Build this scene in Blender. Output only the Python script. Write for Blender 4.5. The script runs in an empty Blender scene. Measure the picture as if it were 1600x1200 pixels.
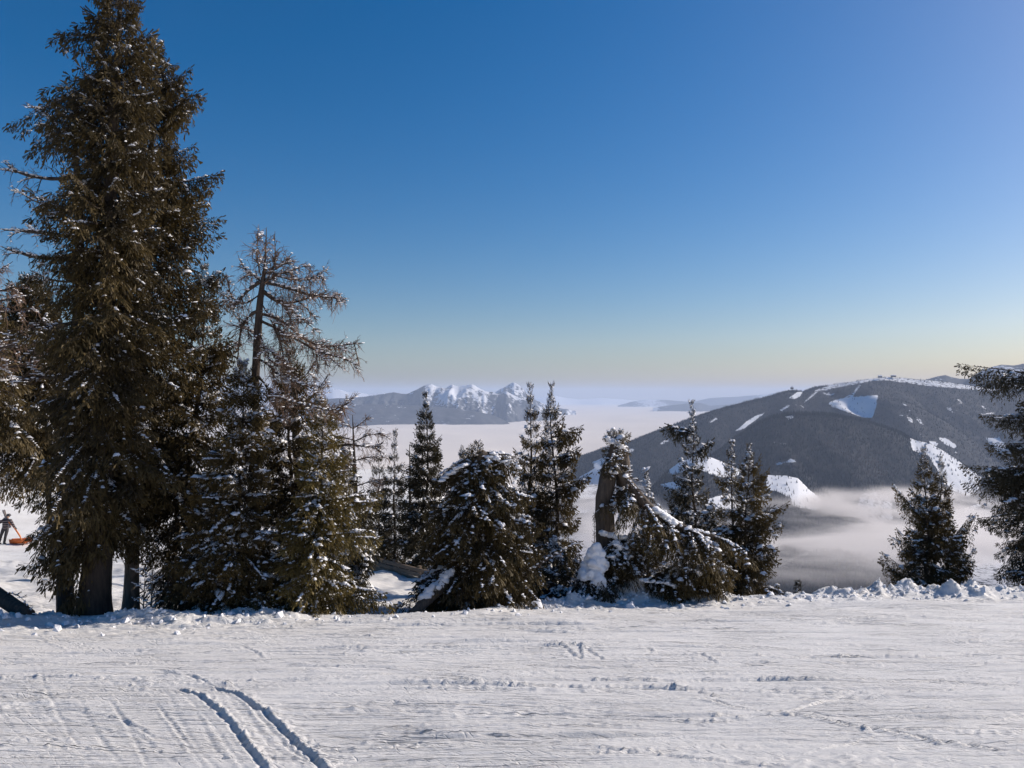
import bpy, math, random
import numpy as np
from mathutils import Vector

# ------------------------------------------------------------------ camera, sky, sun, exposure
scene = bpy.context.scene
COL = scene.collection
R_ = math.radians
F = 1200.0          # focal length of the photograph in its own pixels (1600 wide)
HY = 618.0          # row of the true horizon in the photograph

cam_data = bpy.data.cameras.new("camera")
cam = bpy.data.objects.new("camera", cam_data)
COL.objects.link(cam)
cam_data.sensor_width = 36.0
cam_data.lens = 27.0
cam_data.clip_start = 0.1
cam_data.clip_end = 250000.0
cam.location = (0, 0, 0)
cam.rotation_euler = (R_(90) + math.atan((HY - 600) / F), 0, 0)
scene.camera = cam

SUN_AZ = 68.0       # degrees to the right of the view direction (+Y)
SUN_EL = 30.0
world = bpy.data.worlds.new("World")
scene.world = world
world.use_nodes = True
wn, wl = world.node_tree.nodes, world.node_tree.links
wn.clear()
w_out = wn.new("ShaderNodeOutputWorld")
w_bg = wn.new("ShaderNodeBackground")
w_sky = wn.new("ShaderNodeTexSky")
w_sky.sky_type = 'NISHITA'
w_sky.sun_disc = False
w_sky.sun_elevation = R_(SUN_EL)
w_sky.sun_rotation = R_(SUN_AZ)
w_sky.altitude = 1500
w_sky.air_density = 1.2
w_sky.dust_density = 3.5
w_sky.ozone_density = 3.2
w_bg.inputs[1].default_value = 0.069
w_hsv = wn.new("ShaderNodeHueSaturation")
w_hsv.inputs["Saturation"].default_value = 1.5
w_hsv.inputs["Hue"].default_value = 0.500
wl.new(w_sky.outputs[0], w_hsv.inputs["Color"])
w_tint = wn.new("ShaderNodeMix")
w_tint.data_type = 'RGBA'; w_tint.blend_type = 'MULTIPLY'; w_tint.inputs["Factor"].default_value = 1.0
w_tint.inputs["B"].default_value = (1.03, 0.97, 1.02, 1)
wl.new(w_hsv.outputs[0], w_tint.inputs["A"])
wl.new(w_tint.outputs["Result"], w_bg.inputs[0])
wl.new(w_bg.outputs[0], w_out.inputs[0])

sun_data = bpy.data.lights.new("sun", 'SUN')
sun = bpy.data.objects.new("sun", sun_data)
COL.objects.link(sun)
sun_data.energy = 3.9
sun_data.angle = R_(0.5)
sun_data.color = (1.0, 0.90, 0.80)
sdir = Vector((math.sin(R_(SUN_AZ)) * math.cos(R_(SUN_EL)), math.cos(R_(SUN_AZ)) * math.cos(R_(SUN_EL)), math.sin(R_(SUN_EL))))
sun.rotation_euler = sdir.to_track_quat('Z', 'Y').to_euler()
sun.location = (0, 0, 60)

scene.view_settings.view_transform = 'Standard'
scene.view_settings.look = 'None'
scene.view_settings.exposure = 0.45
scene.view_settings.gamma = 1.0
scene.view_settings.use_curve_mapping = False
scene.render.engine = 'CYCLES'
scene.cycles.max_bounces = 8
scene.cycles.volume_bounces = 2
scene.cycles.transparent_max_bounces = 16
scene.cycles.use_denoising = True

HAZE_DENSITY = 2.5e-5
rng = np.random.default_rng(11)
random.seed(11)

# ------------------------------------------------------------------ small helpers
def P(px, py, d):
    """the point at depth d that lies on the ray through a pixel of the photograph"""
    return np.array([(px - 800.0) / F * d, d, (HY - py) / F * d])

def smooth(a, b, x):
    t = np.clip((np.asarray(x, float) - a) / (b - a), 0, 1)
    return t * t * (3 - 2 * t)

def tag(o, label=None, cat=None, group=None, kind=None):
    if label: o["label"] = label
    if cat: o["category"] = cat
    if group: o["group"] = group
    if kind: o["kind"] = kind
    return o

def empty(name, loc, label, cat, group=None):
    o = bpy.data.objects.new(name, None)
    COL.objects.link(o)
    o.location = loc
    o.empty_display_size = 0.3
    return tag(o, label, cat, group)

def mesh_obj(name, V, FA, mat, parent=None, smooth_shade=False, attrs=None):
    """V (N,3) array; FA: array of faces, or list of arrays with different corner counts. World coordinates."""
    V = np.asarray(V, dtype=np.float32)
    if isinstance(FA, np.ndarray): FA = [FA]
    FA = [np.asarray(f, dtype=np.int32) for f in FA if len(f)]
    off = np.zeros(3, np.float32)
    if parent is not None: off = np.array(parent.location, np.float32)
    me = bpy.data.meshes.new(name)
    me.vertices.add(len(V))
    me.vertices.foreach_set("co", (V - off).ravel())
    nl = sum(f.size for f in FA); nf = sum(len(f) for f in FA)
    me.loops.add(nl)
    me.polygons.add(nf)
    me.loops.foreach_set("vertex_index", np.concatenate([f.ravel() for f in FA]))
    tot = np.concatenate([np.full(len(f), f.shape[1], np.int32) for f in FA])
    st = np.concatenate([[0], np.cumsum(tot)[:-1]]).astype(np.int32)
    me.polygons.foreach_set("loop_start", st)
    me.polygons.foreach_set("loop_total", tot)
    me.polygons.foreach_set("use_smooth", np.full(nf, smooth_shade, bool))
    me.update(calc_edges=True)
    if attrs:
        for k, a in attrs.items():
            at = me.attributes.new(k, 'FLOAT', 'POINT')
            at.data.foreach_set("value", np.asarray(a, np.float32).ravel())
    if mat: me.materials.append(mat)
    o = bpy.data.objects.new(name, me)
    COL.objects.link(o)
    if parent is not None: o.parent = parent
    return o

def grid_faces(nr, nc):
    i = np.arange(nr - 1)[:, None] * nc + np.arange(nc - 1)[None, :]
    return np.stack([i, i + 1, i + nc + 1, i + nc], -1).reshape(-1, 4)

def fft_noise(shape, res, lx, ly, seed, slope=1.0):
    """tileable gaussian noise, unit variance; feature sizes lx, ly in metres on a raster of res metres"""
    r = np.random.default_rng(seed)
    n = r.standard_normal(shape).astype(np.float32)
    f = np.fft.rfft2(n)
    ky = np.fft.fftfreq(shape[0], res)[:, None] * ly
    kx = np.fft.rfftfreq(shape[1], res)[None, :] * lx
    k2 = kx * kx + ky * ky
    f *= np.exp(-k2 * slope * 2.0)
    o = np.fft.irfft2(f, shape).astype(np.float32)
    o -= o.mean()
    return o / (o.std() + 1e-9)

def vnoise(x, y, seed, octaves=4, gain=0.5):
    """value noise for arrays, roughly -1..1"""
    out = np.zeros(np.broadcast(x, y).shape); amp = 1.0; tot = 0
    for o in range(octaves):
        fx = x * 2 ** o + 13.7 * o + seed; fy = y * 2 ** o - 7.3 * o + seed * 1.7
        ix = np.floor(fx).astype(np.int64); iy = np.floor(fy).astype(np.int64)
        tx = fx - ix; ty = fy - iy
        tx = tx * tx * (3 - 2 * tx); ty = ty * ty * (3 - 2 * ty)
        def h(a, b):
            n = (a * 374761393 + b * 668265263 + seed * 1442695 + o * 7919) & 0x7fffffff
            n = ((n ^ (n >> 13)) * 1274126177) & 0x7fffffff
            return (((n ^ (n >> 16)) & 0xffff) / 32767.5) - 1.0
        v = (h(ix, iy) * (1 - tx) + h(ix + 1, iy) * tx) * (1 - ty) + (h(ix, iy + 1) * (1 - tx) + h(ix + 1, iy + 1) * tx) * ty
        out += amp * v; tot += amp; amp *= gain
    return out / tot * 1.6

# ------------------------------------------------------------------ materials
def new_mat(name):
    m = bpy.data.materials.new(name); m.use_nodes = True
    nt = m.node_tree
    b = nt.nodes["Principled BSDF"]
    return m, nt, b

def bump_from(nt, b, scale, strength, dist, detail=6, rough=0.6, stretch=None, chain=None):
    tc = nt.nodes.new("ShaderNodeTexCoord")
    mp = nt.nodes.new("ShaderNodeMapping")
    if stretch: mp.inputs["Scale"].default_value = stretch
    n = nt.nodes.new("ShaderNodeTexNoise")
    n.inputs["Scale"].default_value = scale; n.inputs["Detail"].default_value = detail; n.inputs["Roughness"].default_value = rough
    bp = nt.nodes.new("ShaderNodeBump")
    bp.inputs["Strength"].default_value = strength; bp.inputs["Distance"].default_value = dist
    nt.links.new(tc.outputs["Object"], mp.inputs[0]); nt.links.new(mp.outputs[0], n.inputs["Vector"])
    nt.links.new(n.outputs[0], bp.inputs["Height"])
    if chain: nt.links.new(chain.outputs[0], bp.inputs["Normal"])
    nt.links.new(bp.outputs[0], b.inputs["Normal"])
    return bp, n

def ramp(nt, fac, stops):
    r = nt.nodes.new("ShaderNodeValToRGB")
    while len(r.color_ramp.elements) < len(stops): r.color_ramp.elements.new(0.5)
    for e, (p, c) in zip(r.color_ramp.elements, stops):
        e.position = p; e.color = (*c, 1) if len(c) == 3 else c
    nt.links.new(fac, r.inputs[0])
    return r

def snow_material(name, near=True):
    m, nt, b = new_mat(name)
    b.inputs["Roughness"].default_value = 0.62
    b.inputs["Specular IOR Level"].default_value = 0.25
    tc = nt.nodes.new("ShaderNodeTexCoord")
    n = nt.nodes.new("ShaderNodeTexNoise"); n.inputs["Scale"].default_value = 0.9; n.inputs["Detail"].default_value = 5
    nt.links.new(tc.outputs["Object"], n.inputs["Vector"])
    r = ramp(nt, n.outputs[0], [(0.3, (0.76, 0.745, 0.715)), (0.7, (0.82, 0.805, 0.77))])
    nt.links.new(r.outputs[0], b.inputs["Base Color"])
    if near:
        b1, _ = bump_from(nt, b, 55, 0.8, 0.02, 5, 0.75, (0.45, 1, 1))
        b2, _ = bump_from(nt, b, 12, 0.5, 0.05, 6, 0.7, (0.25, 1, 1), b1)
        b3, _ = bump_from(nt, b, 260, 0.35, 0.004, 2, 0.6, None, b2)
        # hair-thin scratches left by ski edges, several sweeping directions
        prev = b3
        for rot, sx_, sy_, st_, wd_, off in ((1.5, 0.30, 15.0, 0.9, 0.030, 0.0), (-3.0, 0.22, 9.0, 0.9, 0.022, 3.1), (4.5, 0.5, 24.0, 0.7, 0.035, 7.7), (-24, 0.6, 8.0, 0.6, 0.016, 5.2), (38, 0.7, 7.0, 0.6, 0.014, 9.4)):
            tc_ = nt.nodes.new("ShaderNodeTexCoord"); mp_ = nt.nodes.new("ShaderNodeMapping"); mp2 = nt.nodes.new("ShaderNodeMapping")
            mp_.inputs["Rotation"].default_value = (0, 0, R_(rot)); mp2.inputs["Scale"].default_value = (sx_, sy_, 0.0); mp2.inputs["Location"].default_value = (off, off * 2, 0)
            nz = nt.nodes.new("ShaderNodeTexNoise"); nz.inputs["Scale"].default_value = 1.0; nz.inputs["Detail"].default_value = 1.5; nz.inputs["Roughness"].default_value = 0.4
            nt.links.new(tc_.outputs["Object"], mp_.inputs[0]); nt.links.new(mp_.outputs[0], mp2.inputs[0]); nt.links.new(mp2.outputs[0], nz.inputs["Vector"])
            rp = ramp(nt, nz.outputs[0], [(0.5 - wd_, (1, 1, 1)), (0.5, (0, 0, 0)), (0.5 + wd_ * 0.6, (1, 1, 1))])
            mk = nt.nodes.new("ShaderNodeTexNoise"); mk.inputs["Scale"].default_value = 0.55; mk.inputs["Detail"].default_value = 3
            mpm = nt.nodes.new("ShaderNodeMapping"); mpm.inputs["Location"].default_value = (off * 3, off, 0); nt.links.new(tc_.outputs["Object"], mpm.inputs[0]); nt.links.new(mpm.outputs[0], mk.inputs["Vector"])
            mr_ = nt.nodes.new("ShaderNodeMapRange"); mr_.inputs["From Min"].default_value = 0.42; mr_.inputs["From Max"].default_value = 0.58; nt.links.new(mk.outputs[0], mr_.inputs["Value"])
            mu = nt.nodes.new("ShaderNodeMath"); mu.operation = 'MULTIPLY'; mu.inputs[1].default_value = st_; nt.links.new(mr_.outputs[0], mu.inputs[0])
            bp_ = nt.nodes.new("ShaderNodeBump"); bp_.inputs["Distance"].default_value = 0.014
            nt.links.new(mu.outputs[0], bp_.inputs["Strength"]); nt.links.new(rp.outputs[0], bp_.inputs["Height"]); nt.links.new(prev.outputs[0], bp_.inputs["Normal"])
            prev = bp_
        nt.links.new(prev.outputs[0], b.inputs["Normal"])
    return m

M_PISTE = snow_material("groomed_snow")
M_SNOWGROUND = snow_material("open_snow")
M_CLOD, nt, b = new_mat("snow_clod"); b.inputs["Base Color"].default_value = (0.83, 0.83, 0.84, 1); b.inputs["Roughness"].default_value = 0.6
bump_from(nt, b, 40, 0.5, 0.02)
M_SNOWLOAD, nt, b = new_mat("branch_snow"); b.inputs["Base Color"].default_value = (0.84, 0.84, 0.85, 1); b.inputs["Roughness"].default_value = 0.6
b.inputs["Specular IOR Level"].default_value = 0.2
bump_from(nt, b, 30, 0.6, 0.03)

def needle_material(name, dark, light):
    m = bpy.data.materials.new(name); m.use_nodes = True
    nt = m.node_tree; b = nt.nodes["Principled BSDF"]
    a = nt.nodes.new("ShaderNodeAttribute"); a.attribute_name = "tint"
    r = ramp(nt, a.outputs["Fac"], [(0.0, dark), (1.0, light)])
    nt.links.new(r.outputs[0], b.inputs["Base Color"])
    b.inputs["Roughness"].default_value = 0.6
    b.inputs["Specular IOR Level"].default_value = 0.25
    tr = nt.nodes.new("ShaderNodeBsdfTranslucent")
    nt.links.new(r.outputs[0], tr.inputs[0])
    mx = nt.nodes.new("ShaderNodeMixShader"); mx.inputs[0].default_value = 0.22
    out = nt.nodes["Material Output"]
    nt.links.new(b.outputs[0], mx.inputs[1]); nt.links.new(tr.outputs[0], mx.inputs[2]); nt.links.new(mx.outputs[0], out.inputs[0])
    return m

M_NEEDLE = needle_material("spruce_needles", (0.024, 0.018, 0.008), (0.135, 0.096, 0.034))
M_NEEDLE_DARK = needle_material("dark_spruce_needles", (0.016, 0.015, 0.009), (0.085, 0.068, 0.032))
M_NEEDLE_OLIVE = needle_material("olive_spruce_needles", (0.032, 0.025, 0.008), (0.175, 0.130, 0.040))

def bark_material(name, c1, c2, scale=6, stretch=(1, 1, 0.18)):
    m, nt, b = new_mat(name)
    bp, n = bump_from(nt, b, scale * 2, 0.9, 0.05, 6, 0.65, stretch)
    r = ramp(nt, n.outputs[0], [(0.3, c1), (0.7, c2)])
    nt.links.new(r.outputs[0], b.inputs["Base Color"])
    b.inputs["Roughness"].default_value = 0.85
    return m
M_BARK = bark_material("spruce_bark", (0.020, 0.014, 0.010), (0.080, 0.058, 0.042))
M_BARK_PALE = bark_material("pale_bark", (0.12, 0.095, 0.07), (0.30, 0.25, 0.20))
M_SNAG = bark_material("weathered_dead_wood", (0.035, 0.026, 0.020), (0.15, 0.115, 0.085), 7, (1, 1, 0.1))
M_TWIG, nt, b = new_mat("larch_twigs"); b.inputs["Roughness"].default_value = 0.8
a = nt.nodes.new("ShaderNodeAttribute"); a.attribute_name = "tint"
r = ramp(nt, a.outputs["Fac"], [(0.0, (0.055, 0.036, 0.024)), (1.0, (0.21, 0.13, 0.085))]); nt.links.new(r.outputs[0], b.inputs["Base Color"])
M_BOARD = bark_material("weathered_boards", (0.13, 0.095, 0.065), (0.28, 0.21, 0.15), 5, (0.15, 0.15, 1))

# ------------------------------------------------------------------ the shape of the near ground
EDGE_X = np.array([-60, -40, -20, -10, -6.4, -4.7, -3.6, -2.2, -1.3, 0.0, 1.3, 2.6, 5.1, 7.0, 9.2, 12.5, 16, 40, 60])
EDGE_Y = np.array([11, 13, 14.4, 15.0, 15.4, 15.9, 16.2, 16.4, 16.8, 18.1, 19.3, 20.0, 20.5, 21.0, 22.0, 22.9, 23.4, 26, 29])
BERM_X = np.array([-60, -20, -11, -9, -7.0, -5.5, -4.6, -3.4, -2.2, -1.2, 0.0, 1.3, 2.7, 4.0, 5.1, 7.0, 9.2, 12.5, 16, 60])
BERM_H = np.array([.30, .30, .34, .24, .28, .24, .20, .03, .03, .09, .15, .34, .44, .38, .26, .22, .27, .36, .34, .34])
SL = 0.19

def ground(x, y):
    x = np.asarray(x, float); y = np.asarray(y, float)
    ye = np.interp(x, EDGE_X, EDGE_Y)
    plane = -1.6 - SL * np.minimum(y, ye)
    e = np.maximum(y - ye, 0)
    left = -0.139 * np.minimum(e, 31) - 0.055 * np.clip(e - 31, 0, 110) - 0.5 * np.maximum(e - 141, 0)
    left = left - 0.25 * smooth(0, 2.2, e)
    right = -0.42 * np.minimum(e, 20) - 0.55 * np.maximum(e - 20, 0) - 0.35 * smooth(0, 2.5, e)
    w = smooth(-0.13, 0.10, x / np.maximum(y, 1.0))
    # a bank rises on the far left behind the skier
    z = plane + left * (1 - w) + right * w
    z = z + 2.6 * smooth(-26, -44, x) * smooth(38, 58, y) * smooth(160, 90, y)
    return np.maximum(z, -740 + 0 * z)

def G(x, y): return float(ground(x, y))

# raster of fine relief for the piste
RES = 0.018
X0, X1, Y0, Y1 = -34.0, 34.0, -4.0, 36.0
NX, NY = int((X1 - X0) / RES), int((Y1 - Y0) / RES)
def build_relief():
    H = np.zeros((NY, NX), np.float32)
    sh = (NY, NX)
    H += 0.015 * fft_noise(sh, RES, 3.6, 1.8, 1)
    H += 0.009 * fft_noise(sh, RES, 1.9, 0.24, 2)
    n3 = fft_noise(sh, RES, 0.55, 0.07, 3)
    H += 0.0042 * n3 + 0.0022 * fft_noise(sh, RES, 1.2, 0.035, 31)
    # bands of crumbled snow between scraped smooth ones
    patch = (smooth(-0.1, 1.0, fft_noise(sh, RES, 2.2, 0.20, 4)) * smooth(-1.2, 0.8, fft_noise(sh, RES, 2.0, 1.2, 41))).astype(np.float32)
    crumble = fft_noise(sh, RES, 0.075, 0.045, 5)
    H += patch * 0.0055 * np.maximum(crumble, -0.5)
    H += patch * 0.0040 * np.maximum(fft_noise(sh, RES, 0.16, 0.09, 51), -0.5)
    H += 0.0012 * fft_noise(sh, RES, 0.05, 0.035, 6)
    yy = Y0 + (np.arange(NY) + 0.5) * RES
    xx = X0 + (np.arange(NX) + 0.5) * RES
    r = np.random.default_rng(5)
    def stamp(axis, f, a0, a1, depth, width, side, rough=1.0, fade=0.6, gate=0.0, throw=0.0, steady=False):
        """a groove along axis x (y = f(x)) or y (x = f(y)) with thrown-up snow on one side"""
        coords = xx if axis == 'x' else yy
        if axis == 'x':
            ym = float(f((a0 + a1) / 2)); width = max(width, 2.1 * (0.0165 + 0.0036 * max(ym - 4.7, 0)))
        i0, i1 = np.searchsorted(coords, [a0, a1])
        if i1 - i0 < 4: return
        c = coords[i0:i1]
        v = f(c)
        other0, nO = (Y0, NY) if axis == 'x' else (X0, NX)
        t = (c - a0) / (a1 - a0)
        amp = np.minimum(1, np.minimum(t, 1 - t) / fade * 2) if fade > 0 else np.ones_like(t)
        g = vnoise(c * 1.3, c * 0 + depth * 999, int(depth * 1e5) % 97 + 3, 3)
        if not steady: amp = amp * np.clip(0.92 + 0.45 * g - gate, 0, 1.3)
        K = int((width * 2.6 + 0.10 + throw * 2) / RES) + 2
        crumbs = r.random((2 * K + 1, len(c))) if throw else None
        j0 = np.floor((v - other0) / RES).astype(int)
        jit = vnoise(c * 9, c * 0, 7, 2) * 0.35 * width
        for k in range(-K, K + 1):
            j = j0 + k
            ok = (j >= 0) & (j < nO)
            dd = (other0 + (j + 0.5) * RES) - v - jit * 0.3
            gr = -depth * np.exp(-(dd / (width * 0.5)) ** 2)
            rimd = side * dd
            rim = depth * 0.75 * np.exp(-((rimd - width * 0.95) / (width * 0.55)) ** 2) * (0.8 + 0.35 * rough * r.random(len(c)))
            rim2 = depth * 0.25 * np.exp(-((rimd + width * 0.9) / (width * 0.4)) ** 2)
            val = gr + rim + rim2
            if throw:
                q = (rimd - width * 0.6) / throw
                cr_ = (crumbs[k + K] + crumbs[min(k + K + 1, 2 * K)] + np.roll(crumbs[k + K], 1)) / 3
                val = val + np.where((q > 0), np.exp(-(q * 1.1) ** 2), 0) * (0.004 + 0.030 * np.maximum(cr_ - 0.45, 0) * 2.2)
            val = (val * amp).astype(np.float32)
            if axis == 'x': H[j[ok], (i0 + np.arange(len(c)))[ok]] += val[ok]
            else: H[(i0 + np.arange(len(c)))[ok], j[ok]] += val[ok]
    # many traversing ski edges
    for k in range(900):
        L = r.uniform(1.0, 6) if r.random() < 0.5 else r.uniform(5, 15)
        xc = r.uniform(-17, 19); yc = 4.2 + 17 * r.random() ** 1.25
        s = r.normal(0.0, 0.09) + 0.02; cv = r.normal(0, 0.006)
        sc = 0.6 + yc / 16.0
        stamp('x', lambda x, xc=xc, yc=yc, s=s, cv=cv: yc + s * (x - xc) + cv * (x - xc) ** 2, xc - L / 2, xc + L / 2,
              r.uniform(0.006, 0.016) * sc * (2.2 if r.random() < 0.22 else 1), r.uniform(0.032, 0.055) * sc, r.choice([-1, 1]), rough=0.5, gate=0.05, throw=(0.09 * sc if r.random() < 0.2 else 0))
    # oblique skid marks
    # broad sweeping turns at the lower left
    for k in range(18):
        px0 = r.uniform(-60, 420); bend = r.uniform(40, 150); py0 = r.uniform(1030, 1090)
        pts_ = [(px0 + bend * (q / 5) ** 1.6 + q * 8, py0 + (1215 - py0) * q / 5) for q in range(6)]
        w_ = [(1.6 / ((b - HY) / F - SL)) for a, b in pts_]
        X_ = np.array([(a - 800) / F * d_ for (a, b), d_ in zip(pts_, w_)]); Y_ = np.array(w_)
        cs_ = np.polyfit(Y_, X_, 3)
        stamp('y', lambda y, cs_=cs_: np.polyval(cs_, y), Y_.min(), Y_.max(), r.uniform(0.003, 0.007), r.uniform(0.025, 0.05), r.choice([-1, 1]), rough=0.4, gate=0.0, throw=0)
    for k in range(260):
        L = r.uniform(0.3, 2.2)
        xc = r.uniform(-13, 15); yc = 4.2 + 14 * r.random() ** 1.2
        s = r.choice([-1, 1]) * r.uniform(0.15, 0.8); cv = r.normal(0, 0.08)
        stamp('y', lambda y, xc=xc, yc=yc, s=s, cv=cv: xc + (y - yc) / s * 0.8 + cv * (y - yc) ** 2, yc - L * abs(s) / 2, yc + L * abs(s) / 2,
              r.uniform(0.006, 0.016), r.uniform(0.03, 0.06), r.choice([-1, 1]), gate=0.05, throw=(0.08 if r.random() < 0.3 else 0))
    def gp(px, py):
        d = 1.6 / ((py - HY) / F - SL)
        return ((px - 800) / F * d, d)
    def curve(pts, depth, width, side, fade=0.25, throw=0.03):
        depth = depth * 0.72
        w = [gp(*p) for p in pts]
        X = np.array([a for a, _ in w]); Y = np.array([b for _, b in w])
        if np.ptp(Y) > np.ptp(X) * 1.0:
            o = np.argsort(Y); cs = np.polyfit(Y[o], X[o], min(3, len(pts) - 1))
            stamp('y', lambda y: np.polyval(cs, y), Y.min(), Y.max(), depth, width, side, 0.5, fade, 0.0, throw, True)
        else:
            o = np.argsort(X); cs = np.polyfit(X[o], Y[o], min(3, len(pts) - 1))
            stamp('x', lambda x: np.polyval(cs, x), X.min(), X.max(), depth * 1.45, width, side, 0.15, fade, 0.0, throw * 0.4, True)
    # the two long carved tracks that sweep down to the lower edge, and their twin lines
    curve([(325, 1068), (375, 1090), (425, 1120), (470, 1158), (505, 1196), (520, 1215)], 0.040, 0.048, 1, 0.12, 0.17)
    curve([(322, 1072), (372, 1096), (420, 1128), (463, 1166), (492, 1200)], 0.007, 0.035, -1, 0.2, 0.0)
    curve([(275, 1070), (320, 1094), (362, 1128), (395, 1165), (418, 1205)], 0.034, 0.050, 1, 0.12, 0.16)
    curve([(262, 1070), (300, 1096), (340, 1135), (372, 1175), (392, 1210)], 0.008, 0.035, -1, 0.2, 0.0)
    curve([(245, 1048), (300, 1055), (330, 1068)], 0.018, 0.05, 1)
    curve([(240, 1095), (270, 1125), (300, 1160), (325, 1200)], 0.008, 0.035, 1, 0.25, 0)
    curve([(175, 1095), (205, 1135), (225, 1170), (240, 1205)], 0.008, 0.035, -1, 0.25, 0)
    curve([(1008, 1080), (1100, 1095), (1200, 1112), (1300, 1127), (1400, 1144), (1500, 1158), (1610, 1172)], 0.034, 0.048, -1, 0.15)
    curve([(820, 1070), (900, 1074), (1010, 1083)], 0.012, 0.05, 1)
    curve([(860, 1004), (885, 1016), (905, 1030)], 0.016, 0.06, 1)
    curve([(895, 1008), (920, 1018), (942, 1032)], 0.015, 0.06, 1)
    curve([(935, 1008), (970, 1010), (1005, 1020)], 0.015, 0.06, 1)
    curve([(1060, 1013), (1085, 1019), (1115, 1034)], 0.015, 0.06, 1)
    curve([(372, 1006), (392, 1015), (410, 1028)], 0.015, 0.06, 1)
    curve([(905, 1030), (905, 1018), (902, 1010)], 0.018, 0.06, 1)
    curve([(800, 1038), (900, 1040), (1075, 1035)], 0.020, 0.05, 1)
    curve([(1150, 1060), (1300, 1062), (1450, 1064), (1600, 1068)], 0.022, 0.05, 1)
    curve([(1230, 1032), (1400, 1034), (1545, 1040)], 0.024, 0.06, -1)
    curve([(1060, 1062), (1200, 1061), (1310, 1063)], 0.018, 0.05, 1)
    curve([(870, 1168), (1000, 1174), (1120, 1184), (1250, 1190)], 0.016, 0.05, 1)
    curve([(580, 1140), (660, 1142), (760, 1148), (830, 1152)], 0.018, 0.05, 1)
    curve([(0, 1158), (90, 1154), (165, 1150)], 0.014, 0.05, 1)
    curve([(50, 1094), (140, 1091), (240, 1089)], 0.014, 0.04, 1)
    curve([(0, 1032), (100, 1034), (220, 1036)], 0.016, 0.05, -1)
    curve([(600, 1048), (650, 1050), (750, 1052), (870, 1053)], 0.016, 0.05, 1)
    curve([(440, 1040), (520, 1042), (640, 1044)], 0.018, 0.05, 1)
    curve([(100, 1110), (170, 1118), (250, 1150)], 0.010, 0.05, 1)
    # ploughed ridge of rough snow along the edge
    ye = np.interp(xx, EDGE_X, EDGE_Y); bh = 0.85 * np.interp(xx, BERM_X, BERM_H)
    wob = 0.35 * fft_noise((4, NX), RES, 1.6, 1, 9)[0]
    lump = fft_noise(sh, RES, 0.42, 0.36, 20)
    lump2 = fft_noise(sh, RES, 0.16, 0.13, 21)
    lump3 = fft_noise(sh, RES, 0.9, 0.5, 22)
    e = yy[:, None] - (ye + wob * 0.5)[None, :]
    inner = np.exp(-(np.minimum(e, 0) / 0.5) ** 2); outer = np.exp(-(np.maximum(e, 0) / 0.9) ** 2)
    prof = np.where(e < 0, inner, outer).astype(np.float32)
    soft = smooth(-0.6, 0.9, fft_noise(sh, RES, 1.8, 1.2, 25))
    blocky = np.clip(0.74 + 0.15 * lump3 + (0.08 + 0.22 * soft) * np.maximum(lump, -0.6) + soft * 0.18 * np.abs(lump2) + soft * 0.07 * np.abs(crumble), 0.12, 2.0)
    H += (bh[None, :] * prof) * blocky
    skirt = np.exp(-((e + 0.9) / 1.1) ** 2).astype(np.float32) * np.minimum(bh[None, :] * 3, 1)
    H += skirt * (0.022 * np.maximum(lump2, 0) + 0.03 * np.maximum(lump - 0.6, 0)).astype(np.float32)
    # windrow swells along the right-hand side, parallel to the edge
    far = smooth(2.0, 7.0, xx)[None, :] * np.exp(-((e + 2.0) / 1.6) ** 2)
    H += (far * 0.05 * fft_noise(sh, RES, 3.5, 0.5, 23)).astype(np.float32)
    out = smooth(0.5, 3.0, e).astype(np.float32)
    H += out * (0.07 * fft_noise(sh, RES, 1.8, 1.5, 24) + 0.02 * lump)
    return H
RELIEF = build_relief()

def relief(x, y):
    fx = (x - X0) / RES - 0.5; fy = (y - Y0) / RES - 0.5
    ix = np.clip(np.floor(fx).astype(int), 0, NX - 2); iy = np.clip(np.floor(fy).astype(int), 0, NY - 2)
    tx = np.clip(fx - ix, 0, 1); ty = np.clip(fy - iy, 0, 1)
    return (RELIEF[iy, ix] * (1 - tx) + RELIEF[iy, ix + 1] * tx) * (1 - ty) + (RELIEF[iy + 1, ix] * (1 - tx) + RELIEF[iy + 1, ix + 1] * tx) * ty

# fan of rows that widen with distance: the groomed run
def build_piste():
    rows = [-3.5]
    while rows[-1] < 4.5: rows.append(rows[-1] + 0.25)
    while rows[-1] < 34.0:
        y = rows[-1]
        step = 0.0165 + 0.0036 * max(y - 4.7, 0)
        if 13.8 < y < 24.2: step = 0.052
        if y > 24.2: step = 0.14
        rows.append(y + step)
    rows = np.array(rows)
    u = np.concatenate([np.linspace(-1.15, -0.70, 40)[:-1], np.linspace(-0.70, 0.70, 660), np.linspace(0.70, 1.15, 40)[1:]])
    Y = np.repeat(rows[:, None], len(u), 1)
    X = u[None, :] * (np.maximum(Y, -3.5) + 4.5) * 1.0
    # inside the picture the fan's apex is the eye; behind it the strip keeps some width
    X = u[None, :] * np.where(Y > 4, Y + 0.35, 4.35 + 0 * Y)
    Z = ground(X, Y) + relief(X, Y)
    V = np.stack([X, Y, Z], -1).reshape(-1, 3)
    o = mesh_obj("piste", V, grid_faces(len(rows), len(u)), M_PISTE, None, True)
    tag(o, "groomed ski run crossed by countless ski edge marks in the foreground", None, None, "structure")
build_piste()

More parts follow.
